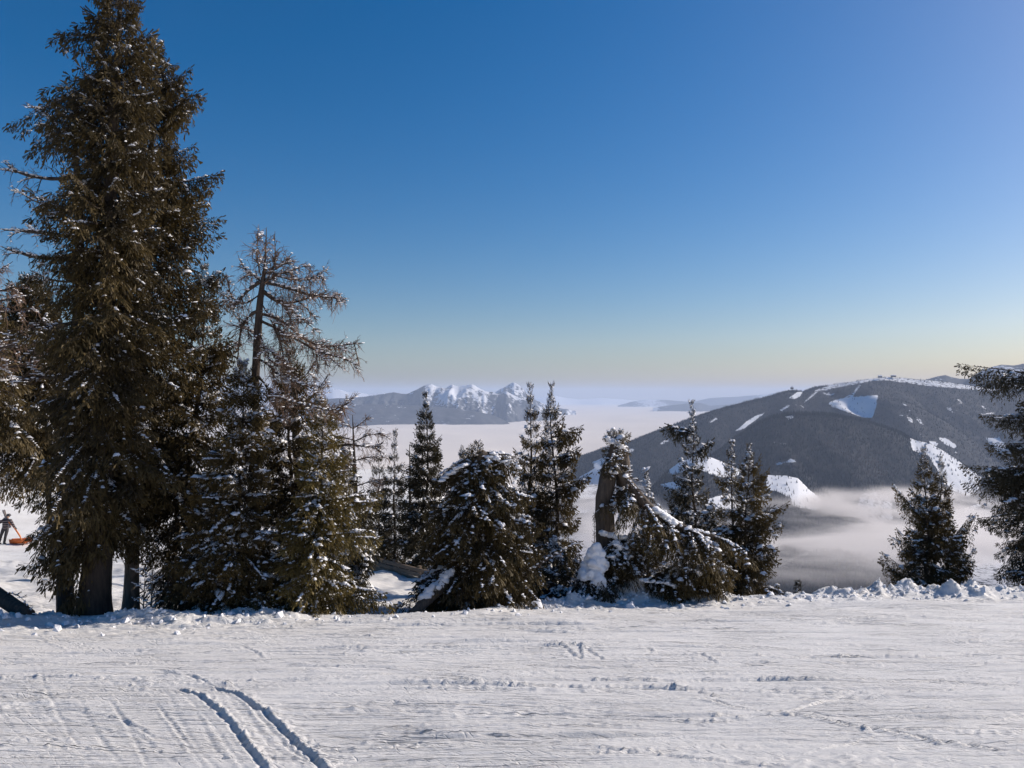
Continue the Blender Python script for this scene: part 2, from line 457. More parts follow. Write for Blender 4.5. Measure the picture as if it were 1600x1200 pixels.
# wide snowy mountainside around and below the run
def build_slope():
    th = np.concatenate([np.linspace(-180, -50, 60)[:-1], np.linspace(-50, 50, 170), np.linspace(50, 180, 60)[1:]])
    th = np.radians(th)
    r = np.concatenate([[0.01], np.geomspace(2.0, 34, 40), np.geomspace(35, 260, 80), np.geomspace(266, 2600, 40)])
    RR, TT = np.meshgrid(r, th, indexing='ij')
    X = RR * np.sin(TT); Y = RR * np.cos(TT)
    Z = ground(X, Y)
    Z = Z + 0.25 * vnoise(X * 0.12, Y * 0.12, 3) * smooth(26, 60, RR) + 0.05 * vnoise(X * 0.8, Y * 0.8, 8) * smooth(34, 40, RR)
    Z = Z + 6 * vnoise(X * 0.01, Y * 0.01, 4) * smooth(260, 500, RR)
    uu = np.abs(X) / np.maximum(np.where(Y > 4, Y + 0.35, 4.35), 0.1)
    inside = smooth(1.15, 1.09, uu) * smooth(34.0, 33.0, Y) * smooth(-3.5, -3.0, Y)
    Z = Z - 0.6 * inside
    o = mesh_obj("snow_slope", np.stack([X, Y, Z], -1).reshape(-1, 3), grid_faces(len(r), len(th))[:, ::-1], M_SNOWGROUND, None, True)
    tag(o, "open snowy mountainside falling away below the run", None, None, "structure")
build_slope()

# loose clods along the ploughed edge
def ico():
    t = (1 + 5 ** 0.5) / 2
    v = np.array([[-1, t, 0], [1, t, 0], [-1, -t, 0], [1, -t, 0], [0, -1, t], [0, 1, t], [0, -1, -t], [0, 1, -t], [t, 0, -1], [t, 0, 1], [-t, 0, -1], [-t, 0, 1]], float)
    v /= np.linalg.norm(v[0])
    f = np.array([[0, 11, 5], [0, 5, 1], [0, 1, 7], [0, 7, 10], [0, 10, 11], [1, 5, 9], [5, 11, 4], [11, 10, 2], [10, 7, 6], [7, 1, 8],
                  [3, 9, 4], [3, 4, 2], [3, 2, 6], [3, 6, 8], [3, 8, 9], [4, 9, 5], [2, 4, 11], [6, 2, 10], [8, 6, 7], [9, 8, 1]])
    return v, f
ICO_V, ICO_F = ico()
def blobs(C, S, seed, jitter=0.25):
    """irregular lumps at centres C with half sizes S (N,3)"""
    r = np.random.default_rng(seed)
    n = len(C)
    V = ICO_V[None] * (1 + jitter * r.standard_normal((n, 12, 1)))
    a = r.random(n) * 6.283
    x = V[..., 0] * S[:, None, 0]; y = V[..., 1] * S[:, None, 1]; z = V[..., 2] * S[:, None, 2]
    ca, sa = np.cos(a)[:, None], np.sin(a)[:, None]
    V = np.stack([x * ca - y * sa, x * sa + y * ca, z], -1) + C[:, None]
    Fc = ICO_F[None] + 12 * np.arange(n)[:, None, None]
    return V.reshape(-1, 3), Fc.reshape(-1, 3)
CL_V = np.array([[math.cos(R_(72 * k)), math.sin(R_(72 * k)), -0.3] for k in range(5)] + [[0.58 * math.cos(R_(120 * k)), 0.58 * math.sin(R_(120 * k)), 0.72] for k in range(3)])
CL_F = np.array([[4, 0, 5], [0, 1, 5], [1, 6, 5], [1, 2, 6], [2, 7, 6], [2, 3, 7], [3, 4, 7], [4, 5, 7], [5, 6, 7]])
def clump(C, S, seed, jit=0.2):
    r = np.random.default_rng(seed); n = len(C)
    V = CL_V[None] * (1 + jit * r.standard_normal((n, 8, 1))) * S[:, None]
    a = r.random(n) * 6.283; ca, sa = np.cos(a)[:, None], np.sin(a)[:, None]
    tilt = r.normal(0, 0.25, n)[:, None]
    V = np.stack([V[..., 0] * ca - V[..., 1] * sa, V[..., 0] * sa + V[..., 1] * ca, V[..., 2] + V[..., 0] * tilt], -1) + C[:, None]
    return V.reshape(-1, 3), (CL_F[None] + 8 * np.arange(n)[:, None, None]).reshape(-1, 3)
def build_clods():
    r = np.random.default_rng(8)
    n = 3600
    x = r.uniform(-15, 18, n)
    bh = np.interp(x, BERM_X, BERM_H)
    keep = r.random(n) < 0.15 + bh * 2.4
    x = x[keep]; n = len(x)
    e = np.where(r.random(n) < 0.72, r.normal(-0.05, 0.28, n), -np.abs(r.normal(0.5, 0.7, n)))
    y = np.interp(x, EDGE_X, EDGE_Y) + e
    s = 0.014 + 0.055 * r.random(n) ** 2.8
    s *= np.where(r.random(n) < 0.06, 1.9, 1.0)
    z = ground(x, y) + relief(x, y) + s * 0.25
    V, Fc = clump(np.stack([x, y, z], -1), np.stack([s, s * r.uniform(.6, 1, n), s * r.uniform(.6, .95, n)], -1), 3)
    o = mesh_obj("snow_clods", V, Fc, M_CLOD)
    tag(o, "loose white snow clods heaped along the ploughed edge of the run", "snow clods", None, "stuff")
build_clods()

# ------------------------------------------------------------------ far land
def catmull(pts, x):
    a = np.array(pts, float)
    return np.interp(x, a[:, 0], a[:, 1])

def in_poly(px, py, poly):
    inside = np.zeros(px.shape, bool)
    n = len(poly)
    for i in range(n):
        x1, y1 = poly[i]; x2, y2 = poly[(i + 1) % n]
        c = ((y1 > py) != (y2 > py)) & (px < (x2 - x1) * (py - y1) / (y2 - y1 + 1e-12) + x1)
        inside ^= c
    return inside

def far_material(name, forest1, forest2, snow=(0.74, 0.75, 0.77), scale=0.02, breakup=1.5):
    """forest or snow by the vertex attribute 'snow'"""
    m, nt, b = new_mat(name)
    tc = nt.nodes.new("ShaderNodeTexCoord")
    n = nt.nodes.new("ShaderNodeTexNoise"); n.inputs["Scale"].default_value = scale; n.inputs["Detail"].default_value = 9; n.inputs["Roughness"].default_value = 0.7
    nt.links.new(tc.outputs["Object"], n.inputs["Vector"])
    r = ramp(nt, n.outputs[0], [(0.35, forest1), (0.68, forest2)])
    a = nt.nodes.new("ShaderNodeAttribute"); a.attribute_name = "snow"
    add = nt.nodes.new("ShaderNodeMath"); add.operation = 'ADD'
    n2 = nt.nodes.new("ShaderNodeTexNoise"); n2.inputs["Scale"].default_value = scale * 1.8; n2.inputs["Detail"].default_value = 8; n2.inputs["Roughness"].default_value = 0.75
    nt.links.new(tc.outputs["Object"], n2.inputs["Vector"])
    sub = nt.nodes.new("ShaderNodeMath"); sub.operation = 'MULTIPLY_ADD'; sub.inputs[1].default_value = breakup; sub.inputs[2].default_value = -breakup / 2
    nt.links.new(n2.outputs[0], sub.inputs[0])
    nt.links.new(a.outputs["Fac"], add.inputs[0]); nt.links.new(sub.outputs[0], add.inputs[1])
    st = ramp(nt, add.outputs[0], [(0.44, (0, 0, 0)), (0.56, (1, 1, 1))])
    mx = nt.nodes.new("ShaderNodeMix"); mx.data_type = 'RGBA'
    nt.links.new(st.outputs[0], mx.inputs["Factor"]); nt.links.new(r.outputs[0], mx.inputs["A"])
    mx.inputs["B"].default_value = (*snow, 1)
    nt.links.new(mx.outputs["Result"], b.inputs["Base Color"])
    b.inputs["Roughness"].default_value = 0.9; b.inputs["Specular IOR Level"].default_value = 0.1
    return m
M_HILL = far_material("forested_hill", (0.008, 0.011, 0.014), (0.032, 0.030, 0.033), scale=0.02)
M_PEAK = far_material("rock_and_snow", (0.030, 0.036, 0.040), (0.085, 0.085, 0.090), (0.62, 0.64, 0.68), scale=0.005, breakup=2.6)
M_TREEMASS, nt, b = new_mat("far_forest"); b.inputs["Roughness"].default_value = 0.9; b.inputs["Specular IOR Level"].default_value = 0.1
a = nt.nodes.new("ShaderNodeAttribute"); a.attribute_name = "tint"
r = ramp(nt, a.outputs["Fac"], [(0.0, (0.007, 0.010, 0.010)), (0.6, (0.018, 0.021, 0.022)), (1.0, (0.056, 0.044, 0.040))]); nt.links.new(r.outputs[0], b.inputs["Base Color"])

def ridge(name, label, crest, D, base, grade, cols, rows, mat, polys=(), amp=1.0, nscale=1 / 700., seed=1, back=1500, snowfn=None, px_rng=None, gully=0.0, min_run=300, kind="structure", soft=()):
    """a hill whose skyline passes through crest pixels at distance D; falls towards the viewer at the given grade"""
    p0, p1 = px_rng or (crest[0][0], crest[-1][0])
    px = np.linspace(p0, p1, cols)
    cy = catmull(crest, px)
    Dv = D(px) if callable(D) else np.full(cols, float(D))
    u = (px - 800) / F
    zc = (HY - cy) / F * Dv
    kw = max(3, int(cols * 26 / (p1 - p0))); ker = np.hanning(2 * kw + 1); ker /= ker.sum()
    zs = np.convolve(np.pad(zc, kw, mode='edge'), ker, 'valid')
    run = np.maximum((zc - base) / grade, min_run)
    tf = np.linspace(0, 1, rows)
    tb = np.linspace(0, 1, max(8, rows // 8))[1:]
    T = np.concatenate([tf, 1 + tb])
    TT = T[:, None] + 0 * px[None]
    d = np.where(TT <= 1, Dv[None] - run[None] * (1 - TT), Dv[None] + back * (TT - 1))
    X = u[None] * d; Yv = d
    prof = np.where(TT <= 1, np.clip(TT, 0, 1), np.maximum(1 - (TT - 1), 0))
    prof = np.where(TT <= 1, 0.75 * prof + 0.25 * np.sin(prof * math.pi / 2), prof ** 1.2)
    wz = np.where(TT <= 1, np.clip(TT, 0, 1) ** 5, np.clip(2 - TT, 0, 1))
    zcc = zs[None] * (1 - wz) + zc[None] * wz
    Z = base + (zcc - base) * prof
    env = np.sin(np.clip(TT, 0, 1) * math.pi) ** 0.8 * np.where(TT <= 1, 1, 0)
    n = vnoise(X * nscale, Yv * nscale, seed, 5)
    g = np.abs(vnoise(X * nscale * 1.2 + 3, Yv * nscale * 0.35, seed + 5, 4))
    Z = Z + env * amp * n - env * gully * (0.6 - g)
    Z = Z + (TT <= 1.001) * (TT > 0.9) * amp * 0.05 * vnoise(X * nscale * 9, Yv * nscale * 9, seed + 2, 3)
    ppx = 800 + F * X / Yv; ppy = HY - F * Z / Yv
    snow = np.zeros(Z.shape)
    for k, poly in enumerate(polys): snow = np.maximum(snow, in_poly(ppx, ppy, poly).astype(float) * (0.56 if (soft and k in soft) else 0.86))
    snow = np.where(TT > 1.0, 0, snow)
    sn = snow
    for _ in range(2):
        s2 = sn.copy(); s2[1:-1, 1:-1] = (sn[1:-1, 1:-1] * 4 + sn[:-2, 1:-1] + sn[2:, 1:-1] + sn[1:-1, :-2] + sn[1:-1, 2:]) / 8; sn = s2
    if snowfn is not None: sn = np.maximum(sn, snowfn(ppx, ppy, X, Yv, Z, TT))
    V = np.stack([X, Yv, Z], -1)
    o = mesh_obj(name, V.reshape(-1, 3), grid_faces(len(T), cols), mat, None, True, {"snow": sn})
    tag(o, label, None, None, kind)
    return V[:rows], sn[:rows], o

def forest(name, label, V, sn, n, hmin, hmax, seed, edge_bias=0.0, thr=0.3, brown=0.5):
    """thousands of far conifers as one mass"""
    r = np.random.default_rng(seed)
    nr, nc = sn.shape
    i = r.random(n) * (nr - 1.001); j = r.random(n) * (nc - 1.001)
    if edge_bias:
        k = int(n * edge_bias); i[:k] = (nr - 1.001) - (nr * 0.03) * r.random(k)
    ii = i.astype(int); jj = j.astype(int); ti = (i - ii)[:, None]; tj = (j - jj)[:, None]
    Pt = (V[ii, jj] * (1 - tj) + V[ii, jj + 1] * tj) * (1 - ti) + (V[ii + 1, jj] * (1 - tj) + V[ii + 1, jj + 1] * tj) * ti
    s = sn[ii, jj]
    keep = (s < thr) | (r.random(n) < 0.05)
    Pt = Pt[keep]; n = len(Pt)
    h = r.uniform(hmin, hmax, n); w = h * r.uniform(0.16, 0.24, n)
    a = r.random(n) * 6.28
    B = []
    for k in range(3):
        B.append(Pt + np.stack([w * np.cos(a + k * 2.094), w * np.sin(a + k * 2.094), 0 * h - 2], -1))
    top = Pt + np.stack([0 * h, 0 * h, h], -1)
    VV = np.stack([B[0], B[1], B[2], top], 1).reshape(-1, 3)
    o4 = 4 * np.arange(n)[:, None]
    Fc = np.concatenate([o4 + np.array([[0, 1, 3]]), o4 + np.array([[1, 2, 3]]), o4 + np.array([[2, 0, 3]])])
    br = (vnoise(Pt[:, 0] / 420., Pt[:, 1] / 300., seed + 9, 3) > 0.35) * brown
    tint = np.clip(0.30 + 0.16 * r.standard_normal(n) + br + 0.45 * vnoise(Pt[:, 0] / 260., Pt[:, 1] / 420., seed + 3, 4), 0, 1)
    o = mesh_obj(name, VV, Fc, M_TREEMASS, None, False, {"tint": np.repeat(tint, 4)})
    tag(o, label, "forest", None, "stuff")

# valley floor, reaching the horizon
def build_valley():
    th = np.radians(np.linspace(-75, 75, 180)); r = np.geomspace(1200, 68000, 110)
    RR, TT = np.meshgrid(r, th, indexing='ij')
    X = RR * np.sin(TT); Y = RR * np.cos(TT)
    Z = -742 + 10 * vnoise(X / 900, Y / 900, 2)
    sn = 0.5 + 0.55 * vnoise(X / 500., Y / 350., 31, 3)
    o = mesh_obj("valley_floor", np.stack([X, Y, Z], -1).reshape(-1, 3), grid_faces(len(r), len(th))[:, ::-1], M_HILL, None, True, {"snow": np.clip(sn, 0, 1)})
    tag(o, "valley floor of dark woods and snowy fields below the fog", None, None, "structure")
build_valley()

BASE = -745.0
A_crest = [(820, 790), (860, 745), (900, 716), (930, 706), (960, 698), (1000, 684), (1050, 664), (1100, 647), (1130, 637), (1160, 629), (1200, 620), (1222, 613), (1238, 609), (1255, 611),
           (1270, 606), (1300, 601), (1340, 595), (1360, 592), (1385, 589), (1410, 590), (1440, 593), (1470, 596), (1500, 600), (1540, 606), (1600, 612), (1700, 618), (1900, 640)]
A_polys = [
    [(1293, 630), (1310, 623), (1335, 620), (1372, 617), (1368, 640), (1362, 654), (1345, 652), (1325, 644), (1300, 636)],
    [(1148, 674), (1165, 659), (1183, 648), (1197, 644), (1184, 654), (1160, 671)],
    [(1216, 641), (1232, 631), (1235, 635), (1219, 645)],
    [(1105, 660), (1118, 652), (1123, 654), (1110, 662)],
    [(1030, 692), (1044, 684), (1048, 688), (1034, 696)],
    [(1268, 611), (1300, 600), (1340, 593), (1380, 586), (1440, 590), (1500, 597), (1560, 604), (1560, 612), (1500, 608), (1450, 604), (1410, 598), (1390, 595), (1362, 596), (1340, 600), (1310, 606), (1285, 612)],
    [(1318, 630), (1330, 616), (1342, 600), (1347, 601), (1336, 616), (1324, 630)],
    [(1253, 630), (1266, 618), (1274, 611), (1279, 612), (1268, 622), (1258, 630)],
    [(1232, 622), (1246, 612), (1255, 612), (1250, 620), (1240, 624)],
    [(1284, 612), (1306, 614), (1300, 619), (1286, 617)],
    [(1463, 683), (1478, 684), (1496, 697), (1490, 701), (1476, 694)],
    [(1448, 688), (1462, 690), (1468, 697), (1456, 696)],
    [(1411, 649), (1419, 649), (1419, 651), (1411, 651)],
    [(1530, 646), (1556, 643), (1554, 647), (1534, 650)],
    [(1485, 634), (1504, 627), (1505, 630), (1490, 636)],
    [(1538, 683), (1560, 684), (1576, 700), (1590, 704), (1566, 712), (1550, 700)],
    [(925, 722), (950, 712), (960, 716), (955, 726), (930, 735)],
    [(895, 800), (905, 745), (935, 728), (942, 760), (925, 800)],
    [(975, 703), (992, 700), (990, 706), (977, 708)],
    [(972, 722), (985, 718), (985, 722), (974, 727)],
]
def a_snow(px, py, X, Y, Z, T):
    n = vnoise(X / 120., Y / 200., 77, 3)
    return np.clip((n - 0.72) * 2.2, 0, 0.55) * (T < 0.97)
VA, SA, _ = ridge("forested_mountain", "broad dark forested mountain with ski clearings and a bare snowy top", A_crest, lambda p: np.interp(p, [820, 1000, 1300, 1900], [6600, 7200, 8200, 8000]),
                  BASE, 0.40, 560, 120, M_HILL, A_polys, 90, 1 / 900., 4, 2500, a_snow, None, 130, soft=(2, 3, 4, 5, 6, 7, 9, 12, 13, 14, 18, 19))
forest("mountain_forest", "dense conifer forest covering the broad far mountain", VA, SA, 40000, 12, 22, 3, 0.16)

A2_crest = [(1000, 800), (1040, 765), (1080, 735), (1120, 705), (1150, 682), (1180, 662), (1205, 650), (1240, 644), (1290, 646), (1350, 656), (1400, 672), (1430, 688), (1455, 694), (1480, 708), (1530, 744), (1560, 772), (1600, 806), (1680, 860)]
A2_polys = [
    [(1420, 684), (1450, 690), (1482, 705), (1535, 742), (1530, 766), (1510, 776), (1488, 766), (1470, 745), (1450, 712), (1425, 704)],
    [(1340, 772), (1365, 768), (1392, 776), (1395, 812), (1370, 822), (1338, 806)],
    [(1208, 722), (1240, 716), (1246, 722), (1212, 728)],
    [(1470, 800), (1530, 786), (1540, 820), (1500, 840), (1470, 830)],
]
VB, SB, _ = ridge("wooded_spur", "nearer dark wooded spur with a bright snowy field on its right shoulder", A2_crest, 5400, BASE, 0.42, 420, 120, M_HILL, A2_polys, 55, 1 / 600., 14, 900, a_snow, None, 85, soft=(1, 2, 3))
forest("spur_forest", "dense dark conifer forest covering the nearer spur", VB, SB, 28000, 12, 22, 6, 0.14)

A3_crest = [(930, 850), (980, 800), (1010, 768), (1035, 742), (1060, 722), (1085, 713), (1105, 712), (1130, 722), (1165, 738), (1200, 742), (1228, 743), (1246, 747), (1264, 765), (1290, 786), (1320, 812), (1370, 850), (1420, 890)]
A3_polys = [
    [(1040, 735), (1062, 722), (1090, 711), (1130, 718), (1160, 734), (1150, 746), (1120, 745), (1090, 732), (1050, 742)],
    [(1030, 757), (1060, 750), (1070, 762), (1040, 766)],
    [(1196, 740), (1232, 740), (1250, 747), (1272, 770), (1292, 788), (1272, 799), (1238, 790), (1234, 778), (1215, 768), (1196, 764)],
    [(1100, 780), (1140, 770), (1165, 790), (1120, 800)],
]
VC, SC, _ = ridge("field_knoll", "low knoll with bright snowy fields edged by trees above the valley fog", A3_crest, 4300, BASE, 0.36, 320, 100, M_HILL, A3_polys, 16, 1 / 300., 24, 700, None, None, 10)
forest("knoll_woods", "woods and hedgerow trees around the snowy knoll fields", VC, SC, 15000, 10, 19, 9, 0.03)

# valley meadows and copses seen through the fog
A4_crest = [(1180, 905), (1230, 880), (1270, 862), (1310, 858), (1340, 868), (1380, 884), (1420, 905), (1460, 925)]
A4_polys = [[(1330, 890), (1345, 886), (1356, 905), (1360, 925), (1336, 925)], [(1375, 880), (1400, 888), (1420, 905), (1430, 930), (1385, 930), (1375, 900)]]
VD, SD, _ = ridge("valley_rise", "dark rise with pale fields lying deep in the valley fog", A4_crest, 3000, BASE - 5, 0.25, 140, 50, M_HILL, (), 8, 1 / 200., 44, 500, None, None, 5)
forest("valley_copse", "dark woods on the rise deep in the valley fog", VD, SD, 6000, 10, 18, 19)

# far snowy range on the left
C_crest = [(430, 640), (470, 630), (505, 624), (530, 622), (560, 621), (590, 617), (615, 613), (635, 616), (650, 609), (664, 602), (674, 600), (684, 604), (695, 607), (706, 601), (716, 604), (726, 602), (738, 600), (746, 605), (758, 611), (770, 613),
           (780, 616), (792, 612), (812, 622), (840, 634), (870, 642)]
def c_snow(px, py, X, Y, Z, T):
    n = vnoise(X / 330., Y / 1400., 5, 4, 0.6)
    right = smooth(600, 700, px)
    h = (Z / Y) * F + 18
    return np.clip(0.05 + 0.44 * smooth(-30, 10, (Z / Y) * F) * right + 0.6 * n * (0.3 + 0.7 * right) + 0.2 * (T > 0.95) * right, 0, 1)
ridge("snowy_range", "far rocky range with snow streaked peaks rising from the sea of cloud", C_crest, 19500, -760, 0.34, 300, 100, M_PEAK, (), 150, 1 / 650., 3, 2500, c_snow, None, 420)
C2_crest = [(730, 640), (760, 622), (778, 610), (790, 604), (797, 600), (803, 597), (808, 600), (816, 606), (825, 616), (838, 626), (860, 635), (900, 642)]
ridge("pointed_peak", "pale pointed snowy peak behind the right end of the far range", C2_crest, 24000, -800, 0.36, 200, 90, M_PEAK, (), 160, 1 / 650., 13, 2500, lambda px, py, X, Y, Z, T: np.clip(0.5 + 0.6 * vnoise(X / 380., Y / 1500., 8, 4, 0.6), 0, 1), None, 420)
C3_crest = [(480, 640), (540, 632), (600, 632), (660, 634), (710, 638), (745, 643), (770, 649), (785, 655), (800, 664)]
ridge("wooded_foothill", "blue wooded foothill ridge in front of the far range", C3_crest, 16500, -760, 0.3, 300, 60, M_PEAK, (), 60, 1 / 1500., 23, 1500, lambda px, py, X, Y, Z, T: np.clip(0.05 + 0.5 * vnoise(X / 300., Y / 600., 9, 4, 0.6), 0, .62) * 0.8, None, 120)
C4_crest = [(440, 612), (480, 611), (505, 612), (520, 608), (532, 609), (545, 613), (560, 613), (575, 616), (600, 614), (640, 620), (700, 628)]
ridge("distant_white_peaks", "distant white peaks just above the left ridge", C4_crest, 34000, -800, 0.25, 260, 60, M_PEAK, (), 200, 1 / 3000., 33, 3000, lambda px, py, X, Y, Z, T: np.clip(0.75 + 0.4 * vnoise(X / 1200., Y / 1500., 8, 4), 0, 1), None, 200)
# low far ridges in the middle
E1 = [(965, 634), (985, 628), (1010, 624), (1040, 625), (1080, 628), (1110, 622), (1150, 620), (1200, 616), (1220, 612), (1250, 610), (1300, 608)]
ridge("distant_blue_ridge", "low pale blue ridge on the far side of the sea of cloud", E1, 42000, -800, 0.25, 260, 50, M_PEAK, (), 120, 1 / 4000., 43, 3000, lambda px, py, X, Y, Z, T: np.clip(0.25 + 0.5 * vnoise(X / 1500., Y / 2500., 8, 4), 0, 1), None, 120)
E2 = [(1020, 637), (1050, 633), (1075, 630), (1092, 629), (1110, 634), (1140, 632), (1180, 627), (1230, 622), (1280, 618)]
ridge("distant_low_ridge", "low blue hills just above the far edge of the cloud", E2, 30000, -800, 0.25, 260, 50, M_PEAK, (), 90, 1 / 3000., 53, 3000, lambda px, py, X, Y, Z, T: np.clip(0.2 + 0.5 * vnoise(X / 900., Y / 1800., 18, 4), 0, 1), None, 80)
E3 = [(820, 626), (850, 620), (868, 618), (885, 622), (905, 624), (940, 622), (970, 624), (1000, 626)]
ridge("faint_snow_mountains", "faint white mountains on the hazy horizon", E3, 52000, -800, 0.25, 160, 40, M_PEAK, (), 120, 1 / 5000., 63, 3000, lambda px, py, X, Y, Z, T: 0.9 + 0 * Z, None, 80)
# mountains behind the right-hand hill
B1 = [(1400, 600), (1430, 598), (1450, 592), (1465, 588), (1478, 586), (1486, 589), (1500, 592), (1520, 592), (1545, 596), (1600, 600)]
ridge("blue_summit", "small blue summit behind the snowy top of the broad mountain", B1, 12500, -300, 0.5, 200, 40, M_PEAK, (), 60, 1 / 1500., 73, 1500, lambda px, py, X, Y, Z, T: np.clip(0.35 + 0.5 * vnoise(X / 400., Y / 700., 28, 4), 0, 1), None, 80)
B2 = [(1480, 606), (1505, 598), (1530, 582), (1550, 573), (1565, 570), (1585, 571), (1600, 568), (1640, 560), (1700, 566), (1900, 560)]
ridge("rounded_snow_mountain", "rounded bluish snowy mountain at the right edge behind the hill", B2, 11500, -300, 0.5, 240, 50, M_PEAK, (), 60, 1 / 1500., 83, 1500, lambda px, py, X, Y, Z, T: np.clip(0.5 + 0.5 * vnoise(X / 400., Y / 700., 38, 4), 0, 1), None, 80)

# the sea of cloud
M_CLOUD, nt, b = new_mat("cloud_top")
b.inputs["Base Color"].default_value = (0.72, 0.66, 0.59, 1); b.inputs["Roughness"].default_value = 1.0; b.inputs["Specular IOR Level"].default_value = 0.0
def build_cloud():
    u = np.linspace(-1.0, 0.9, 190)
    t = np.concatenate([np.linspace(0, 1, 150)])
    d0 = np.interp(u, [-1, 0.02, 0.085, 0.2, 0.9], [1500, 1500, 7100, 9500, 10500])
    d = d0[None] * (66000 / d0[None]) ** t[:, None]
    X = u[None] * d; Y = d
    Z = -602 + 34 * vnoise(X / 1900, Y / 1500, 3, 5) * smooth(70000, 12000, Y) + 12 * vnoise(X / 420, Y / 420, 6, 3) * smooth(14000, 6000, Y)
    o = mesh_obj("cloud_sea", np.stack([X, Y, Z], -1).reshape(-1, 3), grid_faces(len(t), len(u)), M_CLOUD, None, True)
    tag(o, "pale flat sea of cloud filling the valley to the horizon", None, None, "structure")
build_cloud()

# ------------------------------------------------------------------ trees: twigs and tubes
def tubes(P0, P1s, R0, R1, sides, mid=None):
    """batch of tubes; P0 (N,3)... P1s: list of stations [(N,3), ...] after P0, radii arrays per station"""
    st = [P0] + list(P1s); n = len(P0); S = len(st)
    rad = [R0 + (R1 - R0) * k / (S - 1) for k in range(S)]
    V = np.zeros((n, S, sides, 3))
    for k in range(S):
        d = st[min(k + 1, S - 1)] - st[max(k - 1, 0)]
        d = d / (np.linalg.norm(d, axis=1, keepdims=True) + 1e-9)
        ref = np.where(np.abs(d[:, 2:3]) > 0.9, np.array([[1., 0, 0]]), np.array([[0, 0, 1.]]))
        a = np.cross(d, ref); a /= np.linalg.norm(a, axis=1, keepdims=True) + 1e-9
        b_ = np.cross(d, a)
        for s in range(sides):
            an = 2 * math.pi * s / sides
            V[:, k, s] = st[k] + (a * math.cos(an) + b_ * math.sin(an)) * np.asarray(rad[k]).reshape(-1, 1)
    base = (np.arange(n) * S * sides)[:, None, None, None]
    k = np.arange(S - 1)[None, :, None, None] * sides
    s = np.arange(sides)[None, None, :, None]
    s2 = (s + 1) % sides
    Fc = np.concatenate([base + k + s, base + k + s2, base + k + sides + s2, base + k + sides + s], -1).reshape(-1, 4)
    return V.reshape(-1, 3), Fc, np.repeat(np.arange(n), S * sides)

def stem_mesh(name, pts, radii, mat, parent, sides=12, seed=1, rough=0.12, flare=0.0, cap=True):
    """one trunk with knobbly cross sections through a polyline of points"""
    pts = np.array(pts, float); radii = np.array(radii, float)
    L = np.concatenate([[0], np.cumsum(np.linalg.norm(np.diff(pts, axis=0), axis=1))])
    n = max(8, int(L[-1] / 0.22)); s = np.linspace(0, L[-1], n)
    C = np.stack([np.interp(s, L, pts[:, k]) for k in range(3)], -1)
    for _ in range(2): C[1:-1] = (C[:-2] + 2 * C[1:-1] + C[2:]) / 4
    rr = np.interp(s, L, radii)
    if flare: rr = rr * (1 + flare * np.exp(-s / 0.45))
    r = np.random.default_rng(seed)
    d = np.gradient(C, axis=0); d /= np.linalg.norm(d, axis=1, keepdims=True)
    ref = np.array([0, 1.0, 0]); a = np.cross(d, ref); a /= np.linalg.norm(a, axis=1, keepdims=True) + 1e-9; b_ = np.cross(d, a)
    an = np.linspace(0, 2 * math.pi, sides, endpoint=False)
    lob = 1 + rough * np.array([vnoise(np.cos(q) * 1.3 + s * 0.25, np.sin(q) * 1.3 + s * 0.9, seed, 3) for q in an]).T
    V = C[:, None] + (a[:, None] * np.cos(an)[None, :, None] + b_[:, None] * np.sin(an)[None, :, None]) * (rr[:, None] * lob)[..., None]
    V = V.reshape(-1, 3)
    i = np.arange(n - 1)[:, None] * sides + np.arange(sides)[None]; j = np.arange(n - 1)[:, None] * sides + (np.arange(sides)[None] + 1) % sides
    Fc = np.stack([i, j, j + sides, i + sides], -1).reshape(-1, 4)
    faces = [Fc]
    if cap:
        V = np.vstack([V, C[-1] + d[-1] * rr[-1] * 0.6]); t0 = (n - 1) * sides
        faces.append(np.array([[t0 + k, t0 + (k + 1) % sides, n * sides] for k in range(sides)]))
    return mesh_obj(name, V, faces, mat, parent, True)

